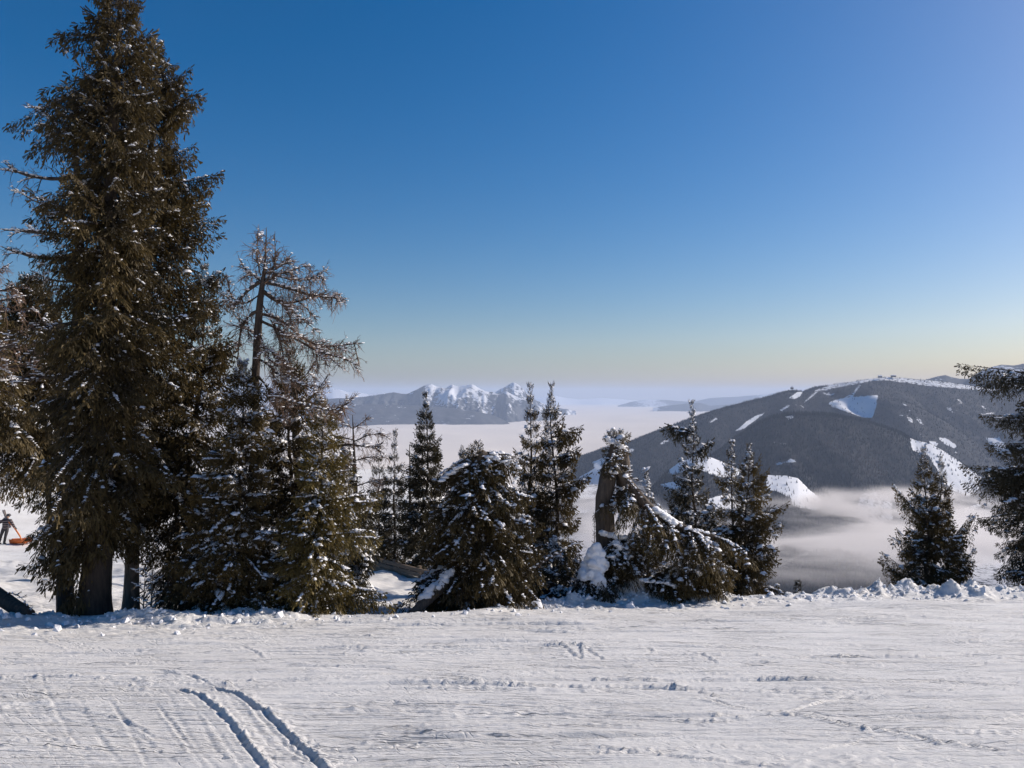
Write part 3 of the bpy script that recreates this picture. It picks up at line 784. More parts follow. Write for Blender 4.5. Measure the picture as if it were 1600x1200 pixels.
# branch templates: unit-length flat sprays of small needled shoots
def make_template(N, seed, hang=0.25):
    r = np.random.default_rng(seed)
    dl = 1.0 / N
    base, dirs, lens, tin = [], [], [], []
    anchors = []
    def shoot(p, d, l, t): base.append(p); dirs.append(d); lens.append(l); tin.append(t)
    for i in range(2, N + 1):
        s = i * dl + r.normal(0, dl * 0.2)
        s = min(s, 1.0)
        for side in (-1, 1):
            if r.random() < 0.1: continue
            ll = (0.46 * (1 - s) ** 0.75 + dl * 0.9) * r.uniform(0.6, 1.15) * min(1, s * 3.2)
            ang = R_(r.uniform(42, 66))
            ax = np.array([math.cos(ang), side * math.sin(ang), -r.uniform(0.05, 0.45)]); ax /= np.linalg.norm(ax)
            m = max(1, int(ll / (dl * 1.0)))
            p0 = np.array([s, 0, 0])
            for q in range(m + 1):
                p = p0 + ax * ll * (q / max(m, 1)) * 0.9 + np.array([0, 0, -0.25 * (ll * q / max(m, 1)) ** 2 / max(ll, .1)])
                for sd2 in (-1, 1):
                    a2 = sd2 * R_(r.uniform(25, 60))
                    dx = np.array([ax[0] * math.cos(a2) - ax[1] * math.sin(a2), ax[0] * math.sin(a2) + ax[1] * math.cos(a2), ax[2] - r.uniform(0.0, 0.9)])
                    dx /= np.linalg.norm(dx)
                    shoot(p, dx, dl * r.uniform(0.8, 1.5), 0.15 * q / max(m, 1))
                if q % 2 == 0: shoot(p, np.array([ax[0] * .5, ax[1] * .5, r.choice([-1.0, -0.7, 0.35])]), dl * r.uniform(0.7, 1.3), -0.1)
                anchors.append((*p, len(anchors) // 5))
            shoot(p0 + ax * ll * 0.85, ax, dl * 1.5, 0.2)
        shoot(np.array([s, 0, 0]), np.array([0.8, r.normal(0, .3), 0.35]), dl * 1.2, 0)
        shoot(np.array([s, 0, 0]), np.array([0.5, r.normal(0, .3), -0.7]), dl * 1.4, -0.1)
        anchors.append((s, 0, 0.01, len(anchors) // 5)); anchors.append((s + dl * .5, 0, 0.01, len(anchors) // 5))
    shoot(np.array([0.98, 0, 0]), np.array([1.0, 0, 0.1]), dl * 1.8, 0.25)
    base = np.array(base); dirs = np.array(dirs); dirs /= np.linalg.norm(dirs, axis=1, keepdims=True)
    lens = np.array(lens); tin = np.array(tin)
    rv = r.standard_normal(dirs.shape); nrm = np.cross(dirs, rv); nrm /= np.linalg.norm(nrm, axis=1, keepdims=True)
    w = lens * r.uniform(0.10, 0.19, len(lens))
    tip = base + dirs * lens[:, None]
    V = np.stack([base, tip + nrm * w[:, None], tip - nrm * w[:, None] + dirs * (lens * r.uniform(-.3, .1, len(lens)))[:, None]], 1).reshape(-1, 3)
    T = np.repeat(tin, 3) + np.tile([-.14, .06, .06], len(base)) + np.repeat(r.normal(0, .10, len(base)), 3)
    return V, T, np.array(anchors)
TEMPL = {N: [make_template(N, 100 * N + k) for k in range(4)] for N in (5, 7, 10, 14, 19, 25)}
TN = np.array(sorted(TEMPL))

class Crown:
    """collects branches of one tree and turns them into needles, limbs and snow"""
    def __init__(self, seed, spacing=0.10):
        self.b = []; self.r = np.random.default_rng(seed); self.spacing = spacing; self.seed = seed
    def add(self, o, az, pitch, L, droop, up=0.15, snow=0.3, tint=0.4, hang=0.3, wid=1.0):
        self.b.append((o[0], o[1], o[2], az, pitch, L, droop, up, snow, tint, hang, wid))
    def build(self, root, mat, snow_size=1.0, name="branches"):
        B = np.array(self.b); r = self.r
        N = np.clip(B[:, 5] / (self.spacing * 0.74), 5, 25)
        cls = TN[np.abs(TN[None] - N[:, None]).argmin(1)]
        var = r.integers(0, 4, len(B))
        VV, TT, C, S = [], [], [], []
        def place(Q, b):
            s, t, h = Q[None, :, 0], Q[None, :, 1], Q[None, :, 2]
            g = lambda k: b[:, k][:, None]
            L, az, pi_, dr, up, hang, wid = g(5), g(3), g(4), g(6), g(7), g(10), g(11)
            ca, sa = np.cos(az), np.sin(az)
            curl = 0.10 * np.sin(g(0) * 37 + g(2) * 91) * s * s
            hor = s * np.cos(pi_); ver = s * np.sin(pi_) - dr * s * s + up * s ** 3
            tt = t * wid + curl
            z = ver + h - hang * np.abs(t) * (0.4 + np.abs(t) * 2)
            return np.stack([g(0) + L * (hor * ca - tt * sa), g(1) + L * (hor * sa + tt * ca), g(2) + L * z], -1)
        for n in TN:
            for k in range(4):
                sel = (cls == n) & (var == k)
                if not sel.any(): continue
                V, T, A = TEMPL[n][k]; b = B[sel]
                W = place(V, b)
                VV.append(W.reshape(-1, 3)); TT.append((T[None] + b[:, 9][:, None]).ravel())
                # snow
                W = place(A[:, :3], b)
                grp = A[:, 3].astype(int)
                gm = r.random((len(b), grp.max() + 1)) < (b[:, 8] * 0.30)[:, None]
                m = gm[:, grp] & (r.random((len(b), len(A))) < 0.8) & (A[None, :, 0] > 0.2)
                cc = W[m]
                C.append(cc)
                sa_ = np.arange(0.22, 1.0, 0.42 / n); run = (sa_ * 5).astype(int)
                AX = np.stack([sa_, 0 * sa_, 0.012 + 0 * sa_], -1); WX = place(AX, b)
                gx = r.random((len(b), 6)) < np.clip(b[:, 8] * 0.8, 0, 0.85)[:, None]
                mx_ = gx[:, run] & (r.random((len(b), len(sa_))) < 0.93)
                C.append(WX[mx_]); S.append((np.clip(b[:, 5] / n * 1.35, 0.05, 0.17)[:, None] * (1.1 - 0.5 * sa_[None]))[mx_] * snow_size)
                sz = (np.clip(b[:, 5] / n * 1.15, 0.045, 0.14)[:, None] + 0 * W[..., 0])[m] * snow_size
                S.append(sz)
        V = np.concatenate(VV); T = np.concatenate(TT)
        # broad light and dark clumps over the crown
        T = T + 0.16 * vnoise(V[:, 0] * 1.1 + V[:, 1], V[:, 2] * 1.1, self.seed, 2)
        Fc = np.arange(len(V)).reshape(-1, 3)
        mesh_obj("foliage", V, Fc, mat, root, False, {"tint": np.clip(T, 0, 1)})["kind"] = "stuff"
        C = np.concatenate(C); S = np.concatenate(S)
        if len(C):
            k = r.lognormal(-0.36, 0.42, len(C)); s = S * 0.5 * k
            C = C + np.stack([0 * s, 0 * s, s * 0.30], -1)
            sz = np.stack([s * r.uniform(0.9, 1.7, len(s)), s * r.uniform(0.6, 1.0, len(s)), s * r.uniform(0.45, 0.8, len(s))], -1)
            V, Fc = clump(C, sz, self.seed)
            mesh_obj("snow", V, Fc, M_SNOWLOAD, root, True)["kind"] = "stuff"
        # limbs
        ax = np.array([[0, 0, 0], [.5, 0, 0], [.95, 0, 0]], float)
        W = place(ax, B[B[:, 5] > 0.4])
        B = B[B[:, 5] > 0.4]
        if not len(B): return
        V, Fc, _ = tubes(W[:, 0], [W[:, 1], W[:, 2]], 0.010 + 0.012 * B[:, 5], 0.002 + 0 * B[:, 5], 3)
        mesh_obj("limbs", V, Fc, M_BARK, root)["kind"] = "stuff"

def stem_point(pts, t):
    pts = np.array(pts, float); L = np.concatenate([[0], np.cumsum(np.linalg.norm(np.diff(pts, axis=0), axis=1))]); s = t * L[-1]
    return np.array([np.interp(s, L, pts[:, k]) for k in range(3)])

def spruce(label, px, d, top, R, seed, n=170, crown=0.08, snow=0.25, tint=0.35, mat=None, trunk_r=None, shape=0.75, droop=0.35, pitch_top=45, pitch_low=-12,
           spacing=0.11, whorl=0.40, fill=3, wid=0.78, lean_px=0, hang=0.35, snow_size=1.0, extra=(), group=None, low_cut=None, z0=None, name="spruce_tree", bark=None, one_side=None, rag=0.25, wob=0.06):
    """px: column of the foot; top: (column, row) of the tip; R: widest half width in photo pixels"""
    r = np.random.default_rng(seed)
    x = (px - 800) / F * d
    zb = (G(x, d) if z0 is None else z0) - 0.12
    tp = P(top[0], top[1], d)
    H = tp[2] - zb; Rm = R / F * d
    root = empty(name, (x, d, zb), label, "tree", group)
    base = np.array([x, d, zb])
    pts = [base]
    for k in range(1, 6):
        t = k / 6; pts.append(base + (tp - base) * t + np.array([r.normal(0, 0.035), r.normal(0, 0.05), 0]) * min(H, 6) * wob * 8 * math.sin(t * 3.14))
    pts.append(tp)
    tr = trunk_r or 0.010 + H * 0.012
    stem_mesh("trunk", pts, [tr * max(0.03, 1 - 0.97 * k / 6) for k in range(7)], bark or M_BARK, root, 10, seed, 0.12, 0.35)
    cr = Crown(seed, spacing)
    golden = 2.39996
    nW = max(6, H * (1 - crown) / whorl)
    wf = 1 + rag * 0.55 * r.uniform(-1, 0.55, int(nW) + 3)
    sa = r.uniform(0, 6.28, int(nW) + 3)
    ph = r.random() * 6
    for i in range(n):
        t = (i + 0.5) / n
        t = t ** 0.92
        t = (math.floor(t * nW) + 0.5 + r.normal(0, 0.13)) / nW if r.random() < 0.85 else t
        t = crown + (1 - crown) * min(max(t, 0), 0.995)
        az = ph + i * golden + r.normal(0, 0.25)
        q = (t - crown) / (1 - crown)
        prof = (1 - q) ** shape
        prof *= min(1.0, 0.62 + 2.2 * q)
        wk = int(q * nW)
        L = Rm * prof * wf[wk] * (1 + 0.5 * rag * math.cos(az - sa[wk // 3])) * (1 + 0.25 * rag) * r.uniform(0.68, 1.12)
        if r.random() < 0.06: L *= 1.25
        if one_side is not None:
            L *= 1 + one_side[1] * math.cos(az - one_side[0])
        L = max(L, 0.12)
        pi_ = R_(pitch_low + (pitch_top - pitch_low) * q ** 1.3 + r.normal(0, 6))
        cr.add(stem_point(pts, t), az, pi_, L, droop * r.uniform(0.7, 1.3) * (1 - 0.7 * q), 0.18 * r.uniform(0.5, 1.5), snow * r.uniform(0.3, 1.8),
               tint + r.normal(0, 0.12), hang * r.uniform(.6, 1.4), wid * r.uniform(0.75, 1.15))
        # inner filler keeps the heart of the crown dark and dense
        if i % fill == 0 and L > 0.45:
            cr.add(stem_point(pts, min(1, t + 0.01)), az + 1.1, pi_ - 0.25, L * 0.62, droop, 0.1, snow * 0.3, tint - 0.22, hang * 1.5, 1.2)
    for k in range(30):
        t = 0.84 + 0.15 * k / 30; q = (t - crown) / (1 - crown)
        cr.add(stem_point(pts, t), k * golden, R_(18 + 40 * (k / 30)), max(0.09, Rm * (1 - q) ** min(shape, 0.9) * r.uniform(.55, 1.0)), droop * 0.3, 0.2, snow * 0.7, tint, hang * .5, wid)
    # leader tufts at the very tip
    for k in range(5):
        cr.add(stem_point(pts, 0.955 + 0.009 * k), r.random() * 6.28, R_(40 + 8 * k), max(0.08, 0.05 * Rm), 0.05, 0.2, snow * 0.25, tint, 0.1)
    for (ex, ey, t, dd) in extra:
        o = stem_point(pts, t); q = P(ex, ey, d + dd); v = q - o; L = np.linalg.norm(v)
        for k in range(4):
            cr.add(o + np.array([0, 0, r.normal(0, .1)]), math.atan2(v[1], v[0]) + r.normal(0, .10), math.asin(v[2] / L) + 0.12 + r.normal(0, .07), L * (1 - 0.13 * k), 0.25, 0.15, snow, tint, 0.7, 0.75)
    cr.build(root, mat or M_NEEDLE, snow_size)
    return root

# ------------------------------------------------------------------ larches: bare limbs with fine hanging twigs
def larch_parts(root, limbs, seed, twig_len=0.35, density=14, snow=0.5, rise=0.2, fan=0.5, thick=1.0, twig_tint=0.5, hangdown=0.8, tw=1.0):
    """limbs: list of (list of 3D points, base radius)"""
    r = np.random.default_rng(seed)
    LV, LF, off = [], [], 0
    TP, TD, TL, TR, SC, SS = [], [], [], [], [], []
    for pts, rad in limbs:
        pts = np.array(pts, float)
        L = np.concatenate([[0], np.cumsum(np.linalg.norm(np.diff(pts, axis=0), axis=1))])
        n = max(6, int(L[-1] / 0.12)); s = np.linspace(0, L[-1], n)
        C = np.stack([np.interp(s, L, pts[:, k]) for k in range(3)], -1)
        for _ in range(3): C[1:-1] = (C[:-2] + 2 * C[1:-1] + C[2:]) / 4
        C[1:-1] += np.cumsum(r.normal(0, 0.006, (n - 2, 3)), 0) * np.sin(np.linspace(0, math.pi, n - 2))[:, None]
        rr = rad * (1 - s / L[-1]) ** 0.7 + 0.006
        rr *= 1 + 0.15 * r.standard_normal(n)
        d = np.gradient(C, axis=0); d /= np.linalg.norm(d, axis=1, keepdims=True)
        ref = np.array([0.1, 1.0, 0.05]); a = np.cross(d, ref); a /= np.linalg.norm(a, axis=1, keepdims=True) + 1e-9; b_ = np.cross(d, a)
        an = np.linspace(0, 2 * math.pi, 6, endpoint=False)
        V = C[:, None] + (a[:, None] * np.cos(an)[None, :, None] + b_[:, None] * np.sin(an)[None, :, None]) * rr[:, None, None]
        i = np.arange(n - 1)[:, None] * 6 + np.arange(6)[None]; j = np.arange(n - 1)[:, None] * 6 + (np.arange(6)[None] + 1) % 6
        LV.append(V.reshape(-1, 3)); LF.append(np.stack([i, j, j + 6, i + 6], -1).reshape(-1, 4) + off); off += n * 6
        # twigs
        m = int(L[-1] * density)
        t = r.uniform(0.12, 1.0, m) ** 0.9
        idx = np.clip((t * (n - 1)).astype(int), 0, n - 1)
        TP.append(C[idx])
        dd = d[idx] * r.uniform(0.1, 1.0, (m, 1)) + r.normal(0, fan, (m, 3)) + np.array([0, 0, 1.0]) * r.choice([-hangdown, rise * 2, rise], m)[:, None]
        dd /= np.linalg.norm(dd, axis=1, keepdims=True)
        TD.append(dd); TL.append(twig_len * r.uniform(0.35, 1.25, m) * (1.15 - 0.6 * t)); TR.append(0.0085 * thick + 0 * t)
        # snow lying along the limb
        g = vnoise(s * 1.7 + seed, s * 0 + rad * 100, seed, 2)
        k = np.where((g > 0.35 - snow) & (s > 0.1 * L[-1]))[0]
        slopev = np.abs(d[k, 2]); k = k[slopev < 0.85]
        if len(k):
            SC.append(C[k] + np.stack([0 * k, 0 * k, rr[k] * 0.9 + 0.004], -1)); q = rr[k] * r.uniform(0.8, 1.25, len(k)) + 0.012
            SS.append(np.stack([q * 0 + 0.075, q * 0.8, q * 0.65], -1))
    P0 = np.concatenate(TP); D = np.concatenate(TD); L = np.concatenate(TL); R0 = np.concatenate(TR)
    # second order twiglets from the first
    ks = r.integers(0, len(P0), int(len(P0) * 2.4)); f = r.uniform(0.25, 0.95, len(ks))
    P2 = P0[ks] + D[ks] * (L[ks] * f)[:, None] + np.array([0, 0, -1]) * (L[ks] * f * f * 0.22)[:, None]
    D2 = D[ks] + r.normal(0, 0.75, (len(ks), 3)) + np.array([0, 0, -0.12]); D2 /= np.linalg.norm(D2, axis=1, keepdims=True)
    PA = np.concatenate([P0, P2]); DA = np.concatenate([D, D2]); LA = np.concatenate([L, L[ks] * r.uniform(0.2, 0.55, len(ks))]); RA = np.concatenate([R0, R0[ks] * 0.65]) * tw
    g = np.array([0, 0, -1.0])
    s1 = PA + DA * (LA * .5)[:, None] + g * (LA * .05)[:, None] + r.normal(0, .012, PA.shape)
    s2 = PA + DA * LA[:, None] + g * (LA * .2)[:, None]
    V, Fc, own = tubes(PA, [s1, s2], RA, RA * 0.35, 3)
    tint = np.clip(twig_tint + 0.22 * r.standard_normal(len(PA)), 0, 1)[own]
    mesh_obj("limbs", np.concatenate(LV), np.concatenate(LF), M_BARK, root, True)["kind"] = "stuff"
    mesh_obj("twigs", V, Fc, M_TWIG, root, False, {"tint": tint})["kind"] = "stuff"
    k = r.random(len(P2)) < 0.10 * snow
    if SC:
        C = np.concatenate(SC); S = np.concatenate(SS)
        if k.any():
            C = np.concatenate([C, P2[k]]); q = r.uniform(0.012, 0.03, k.sum()); S = np.concatenate([S, np.stack([q * 1.5, q, q * .7], -1)])
        V, Fc = blobs(C, S, seed, 0.16)
        mesh_obj("snow", V, Fc, M_SNOWLOAD, root, True)["kind"] = "stuff"

def px_limb(pts, d, dd_end=0.0, rad=0.05):
    n = len(pts)
    return ([P(x, y, d + dd_end * k / max(n - 1, 1)) for k, (x, y) in enumerate(pts)], rad)

def side_branches(limbs, seed, n_per_m=2.6, length=0.7, rad=0.016, down=0.35, fan=0.6):
    """secondary limbs from the primary ones"""
    r = np.random.default_rng(seed); out = []
    for pts, rd in limbs:
        pts = np.array(pts, float); L = np.linalg.norm(np.diff(pts, axis=0), axis=1).sum()
        for _ in range(int(L * n_per_m)):
            t = r.uniform(0.2, 0.97); o = stem_point(pts, t); o2 = stem_point(pts, min(1, t + 0.05)); d = o2 - o
            d = d / (np.linalg.norm(d) + 1e-9) * 0.8 + r.normal(0, fan, 3) + np.array([0, 0, -down if r.random() < .65 else 0.35]); d /= np.linalg.norm(d)
            l = length * r.uniform(0.35, 1.2) * (1.15 - 0.5 * t)
            a = o + d * l * 0.5; b_ = o + d * l + np.array([0, 0, -0.18 * l])
            out.append(([o, a, b_], rad * r.uniform(.6, 1.2)))
    return out

# ------------------------------------------------------------------ the left-hand group
spruce("towering dark spruce with the thickest trunk, its top cut off by the picture", 150, 16.2, (186, -110), 108, 21, n=450, crown=0.125, snow=0.22, tint=0.33, trunk_r=0.31, shape=0.50,
       droop=0.42, spacing=0.125, hang=0.5, pitch_top=25, pitch_low=-22, rag=0.4, wob=0.02, snow_size=0.62,
       extra=[(78, 52, 0.86, 0), (22, 184, 0.80, 0.2), (60, 205, 0.76, -0.4), (48, 235, 0.73, 0), (75, 330, 0.66, 0), (62, 420, 0.55, -.3), (85, 470, 0.5, 0), (48, 910, 0.11, -.5), (60, 860, .17, -.3), (95, 960, 0.08, -0.6), (100, 905, 0.12, -.7)])
spruce("second tall spruce close behind the thickest trunk, its pointed top right of the main one", 206, 17.6, (243, 60), 108, 22, n=350, crown=0.17, snow=0.26, tint=0.38, trunk_r=0.17, shape=0.52,
       droop=0.38, spacing=0.13, hang=0.45, pitch_top=30, pitch_low=-18, bark=M_BARK_PALE, rag=0.45, wob=0.02, snow_size=0.66,
       extra=[(316, 145, 0.86, 0), (309, 168, 0.84, 0.2), (293, 110, 0.90, 0), (345, 275, 0.74, 0), (330, 290, 0.7, .3), (336, 325, 0.68, -.2), (308, 228, 0.78, 0), (352, 470, 0.55, 0)])
spruce("broad shaded spruce under the right side of the two tall ones", 288, 18.2, (318, 412), 82, 23, n=260, crown=0.06, snow=0.24, tint=0.30, shape=0.55, droop=0.4, spacing=0.12, hang=0.45, pitch_low=-20,
       extra=[(362, 545, 0.72, 0), (352, 430, 0.93, 0)], snow_size=0.9)
spruce("snow dusted spruce in front of the bare larch trunk", 376, 16.6, (380, 566), 92, 24, n=300, crown=0.03, snow=0.62, tint=0.42, shape=0.6, droop=0.4, spacing=0.10, hang=0.4, pitch_low=-16, mat=M_NEEDLE, snow_size=0.85)
spruce("olive green spruce nearest the run, its foot on the snow edge beside the open gap", 502, 16.7, (496, 612), 68, 25, n=290, crown=0.02, snow=0.52, tint=0.5, shape=0.62, droop=0.42, spacing=0.10, hang=0.45, pitch_low=-18,
       mat=M_NEEDLE_OLIVE, extra=[(612, 932, 0.16, 0.2), (592, 835, 0.38, 0.3), (600, 775, 0.52, 0.6)], snow_size=0.85)
spruce("dark spruce between the snow dusted one and the olive green one", 448, 17.6, (452, 540), 70, 26, n=260, crown=0.05, snow=0.26, tint=0.30, shape=0.6, droop=0.4, spacing=0.11, hang=0.4, pitch_low=-16, snow_size=0.95)
spruce("low bushy spruce left of the snow dusted one", 335, 16.4, (318, 742), 66, 27, n=170, crown=0.02, snow=0.28, tint=0.36, shape=0.55, droop=0.4, spacing=0.10, hang=0.45, pitch_low=-16)
spruce("spruce with a snow heavy right flank behind the olive green one", 548, 19.5, (540, 700), 50, 28, n=170, crown=0.16, snow=0.5, tint=0.3, shape=0.6, droop=0.5, spacing=0.12, hang=0.45, snow_size=1.25, mat=M_NEEDLE_DARK)
# behind, at the left edge
spruce("dark spruce with a small pointed top at the left edge behind the towering one", 92, 27, (42, 432), 86, 31, n=260, crown=0.40, snow=0.2, tint=0.34, shape=0.55, droop=0.45, spacing=0.18, hang=0.5, pitch_low=-25, snow_size=0.9, rag=.5)
spruce("snow flecked spruce cut off by the left edge, its skirt above the skier", -38, 24, (-36, 470), 80, 32, n=190, crown=0.60, snow=0.35, tint=0.40, shape=0.5, droop=0.5, spacing=0.17, hang=0.5, pitch_low=-28, snow_size=1.0)

# the tall larch that stands clear of the spruces
def larch_main():
    d = 17.0
    x = (398 - 800) / F * d; zb = G(x, d) - 0.2
    root = empty("larch_tree", (x, d, zb), "bare wind swept larch with long snowy limbs reaching right, standing above the spruces", "tree")
    st = [np.array([x, d, zb]), P(398, 760, d), P(398, 620, d), P(402, 540, d), P(405, 470, d), P(410, 440, d), P(414, 410, d), P(415, 356, d)]
    stem_mesh("trunk", st, [.16, .12, .095, .088, .072, .055, .022, .008], M_BARK, root, 10, 3, 0.16)
    limbs = [px_limb([(408, 440), (440, 446), (470, 455), (500, 462), (520, 462), (543, 470)], d, -.4, .055),
             px_limb([(408, 455), (440, 478), (470, 470), (500, 458), (528, 466)], d, .3, .045),
             px_limb([(405, 490), (430, 494), (455, 512), (480, 532), (510, 540), (545, 538), (567, 536)], d, .3, .050),
             px_limb([(404, 500), (430, 512), (465, 532), (500, 552), (535, 560), (562, 572)], d, -.5, .050),
             px_limb([(405, 440), (385, 452), (370, 470), (362, 480)], d, -.2, .06),
             px_limb([(402, 485), (388, 490), (377, 510), (374, 540), (370, 575)], d, 0, .045),
             px_limb([(402, 540), (420, 545), (440, 560), (455, 580)], d, -.4, .04),
             px_limb([(401, 560), (420, 568), (440, 590), (470, 600), (500, 612)], d, -.6, .04),
             px_limb([(400, 585), (415, 600), (425, 615), (450, 625), (480, 632), (520, 644), (545, 628)], d, -.9, .045),
             px_limb([(405, 445), (430, 430), (450, 424), (470, 418), (482, 412)], d, .4, .03),
             px_limb([(408, 440), (395, 428), (378, 420), (374, 405)], d, .3, .03),
             px_limb([(406, 430), (400, 400), (401, 380), (401, 365)], d, .3, .022),
             px_limb([(415, 440), (427, 420), (428, 395), (428, 365)], d, -.3, .022),
             px_limb([(410, 430), (440, 415), (452, 400), (455, 395)], d, .1, .02),
             px_limb([(405, 470), (425, 500), (440, 540), (447, 575)], d, -.5, .022),
             px_limb([(405, 450), (450, 480), (475, 500), (495, 518)], d, -.6, .030),
             px_limb([(405, 460), (380, 478), (360, 470), (352, 425)], d, .2, .018),
             px_limb([(414, 425), (460, 440), (500, 430), (512, 418)], d, .5, .018),
             px_limb([(403, 515), (412, 540), (416, 560)], d, -.4, .025)]
    top = px_limb([(413, 425), (414, 400), (415, 365)], d, 0, .018)
    limbs.append(top)
    sub = side_branches(limbs, 5, 3.2, 0.50, 0.010, 0.5, 0.55)
    limbs = [(p, rd * 0.62) for p, rd in limbs]
    larch_parts(root, limbs + sub, 7, 0.38, 40, 0.62, 0.28, 0.5, 0.95, 0.6)
larch_main()

def larch_pixels(label, px, d, trunk, trunk_r, limbs, seed, twig=0.35, dens=16, snow=0.45, tint=0.5, sub=3.0, sublen=0.5, thick=1.0, z0=None, tw=1.0):
    x = (px - 800) / F * d; zb = (G(x, d) if z0 is None else z0) - 0.2
    root = empty("larch_tree", (x, d, zb), label, "tree")
    st = [np.array([x, d, zb])] + [P(a, b, d) for a, b in trunk]
    stem_mesh("trunk", st, list(np.linspace(trunk_r, 0.012, len(st))), M_BARK, root, 10, seed, 0.14)
    lm = [px_limb(p, d, e, rd) for p, e, rd in limbs]
    larch_parts(root, lm + side_branches(lm, seed + 1, sub, sublen, 0.010 * thick, 0.45, .6), seed, twig, dens, snow, 0.25, 0.5, thick, tint, tw=tw)
larch_pixels("bare larch left of the tallest spruce, limbs hooked out over the sky", 104, 17.2, [(106, 800), (118, 600), (124, 450), (120, 300), (112, 190), (110, 150)], 0.20,
    [([(118, 275), (75, 280), (45, 274), (20, 268), (2, 252)], -.3, .05), ([(118, 370), (80, 366), (45, 362), (0, 358)], .2, .05), ([(118, 402), (90, 405), (55, 402), (25, 394), (0, 385)], -.4, .06),
     ([(122, 540), (90, 545), (50, 535), (0, 520)], 0, .05), ([(122, 500), (95, 510), (60, 525), (20, 540), (-20, 545)], .6, .05), ([(122, 575), (95, 590), (60, 588), (20, 600)], -.5, .04),
     ([(112, 190), (100, 175), (82, 168), (70, 160)], 0, .02), ([(112, 200), (100, 205), (85, 195), (72, 205)], .2, .02), ([(112, 180), (120, 150), (125, 130)], 0, .02),
     ([(115, 325), (85, 320), (60, 318), (30, 300), (15, 290)], 0, .018), ([(118, 350), (90, 345), (66, 330), (55, 310)], .3, .02), ([(120, 440), (90, 440), (65, 432), (45, 422)], 0, .025),
     ([(115, 240), (100, 230), (80, 215), (60, 160)], .4, .016)], 41, 0.36, 15, 0.6, 0.42)
larch_pixels("rusty brown larch at the far left edge, only its twig tips in view", -60, 21, [(-55, 600), (-50, 450), (-48, 380)], 0.18,
    [([(-50, 430), (-20, 428), (0, 422), (18, 408)], 0, .035), ([(-50, 460), (-20, 455), (5, 452), (28, 446)], 0, .03), ([(-50, 500), (-10, 490), (20, 488), (50, 480)], .3, .03),
     ([(-50, 480), (-20, 474), (10, 470), (35, 462)], -.3, .03), ([(-50, 540), (-10, 545), (30, 540), (60, 525)], .3, .03), ([(-50, 570), (0, 575), (40, 570), (75, 560)], .3, .03)], 43, 0.42, 22, 0.35, 0.85)
larch_pixels("tangled brown larch rising between the olive spruce and the wind swept larch", 470, 18.6, [(468, 760), (462, 680), (462, 600), (464, 568)], 0.16,
    [([(463, 640), (490, 620), (505, 600), (512, 585)], 0, .03), ([(463, 660), (500, 655), (525, 645), (550, 625)], -.3, .035), ([(463, 690), (500, 682), (530, 680), (560, 690)], .2, .035),
     ([(464, 720), (500, 705), (540, 692), (590, 700), (600, 690)], -.2, .035), ([(463, 620), (440, 610), (425, 590)], 0, .025), ([(463, 600), (480, 585), (492, 565)], .2, .02),
     ([(463, 650), (440, 655), (420, 645)], .2, .03), ([(463, 590), (455, 570), (448, 556)], 0, .02), ([(464, 740), (495, 735), (520, 720), (545, 730)], .3, .03), ([(463, 625), (500, 632), (520, 640), (530, 660)], -.4, .025)],
    47, 0.34, 24, 0.5, 0.55)
larch_pixels("slim hazy larch with fine twigs right of the tangled one, above the open gap", 556, 30, [(556, 760), (553, 700), (551, 648)], 0.12,
    [([(553, 690), (575, 680), (600, 676)], 0, .02), ([(553, 700), (535, 690), (522, 680)], 0, .02), ([(554, 720), (580, 712), (606, 715)], .3, .02), ([(554, 740), (530, 735), (515, 740)], 0, .02),
     ([(552, 670), (566, 660), (575, 652)], 0, .015), ([(552, 670), (540, 662), (532, 655)], 0, .015), ([(555, 760), (585, 750), (605, 748)], 0, .02)], 53, 0.42, 26, 0.2, 0.75, 3.5, 0.6, 1.2)
larch_pixels("faint bare larch between the small and the tall pointed spruce", 641, 34, [(641, 800), (641, 740), (640, 694)], 0.1,
    [([(641, 730), (655, 722), (662, 716)], 0, .015), ([(641, 740), (625, 732), (618, 728)], 0, .015), ([(641, 760), (660, 752), (668, 750)], 0, .02), ([(641, 760), (622, 756), (614, 750)], 0, .02), ([(640, 715), (650, 706), (654, 700)], 0, .012)],
    57, 0.4, 22, 0.15, 0.6, 3.5, 0.5, 1.2)

# ------------------------------------------------------------------ the middle group
spruce("small slim spruce leftmost of the row beyond the plank barrier", 592, 32, (592, 694), 34, 61, n=190, crown=0.03, snow=0.2, tint=0.32, spacing=0.125, whorl=0.46, wid=0.66, fill=4, shape=0.90, mat=M_NEEDLE_DARK)
spruce("slim pointed spruce just left of the tall dark pointed one", 620, 30, (618, 671), 34, 62, n=210, crown=0.03, snow=0.18, tint=0.28, spacing=0.125, whorl=0.46, wid=0.66, fill=4, shape=0.95, mat=M_NEEDLE_DARK)
spruce("tall dark pointed spruce standing against the sea of cloud behind the broken bushy one", 662, 28.5, (664, 613), 50, 63, n=330, crown=0.03, snow=0.12, tint=0.27, spacing=0.125, whorl=0.4, wid=0.85, fill=4, shape=0.82, mat=M_NEEDLE_DARK, droop=.3)
spruce("tiny spruce tip peeping over the broken bushy spruce at its left", 722, 25, (722, 699), 30, 64, n=90, crown=0.45, snow=0.15, tint=0.3, spacing=0.125, whorl=0.46, wid=0.66, fill=4, shape=1.10, mat=M_NEEDLE_DARK)

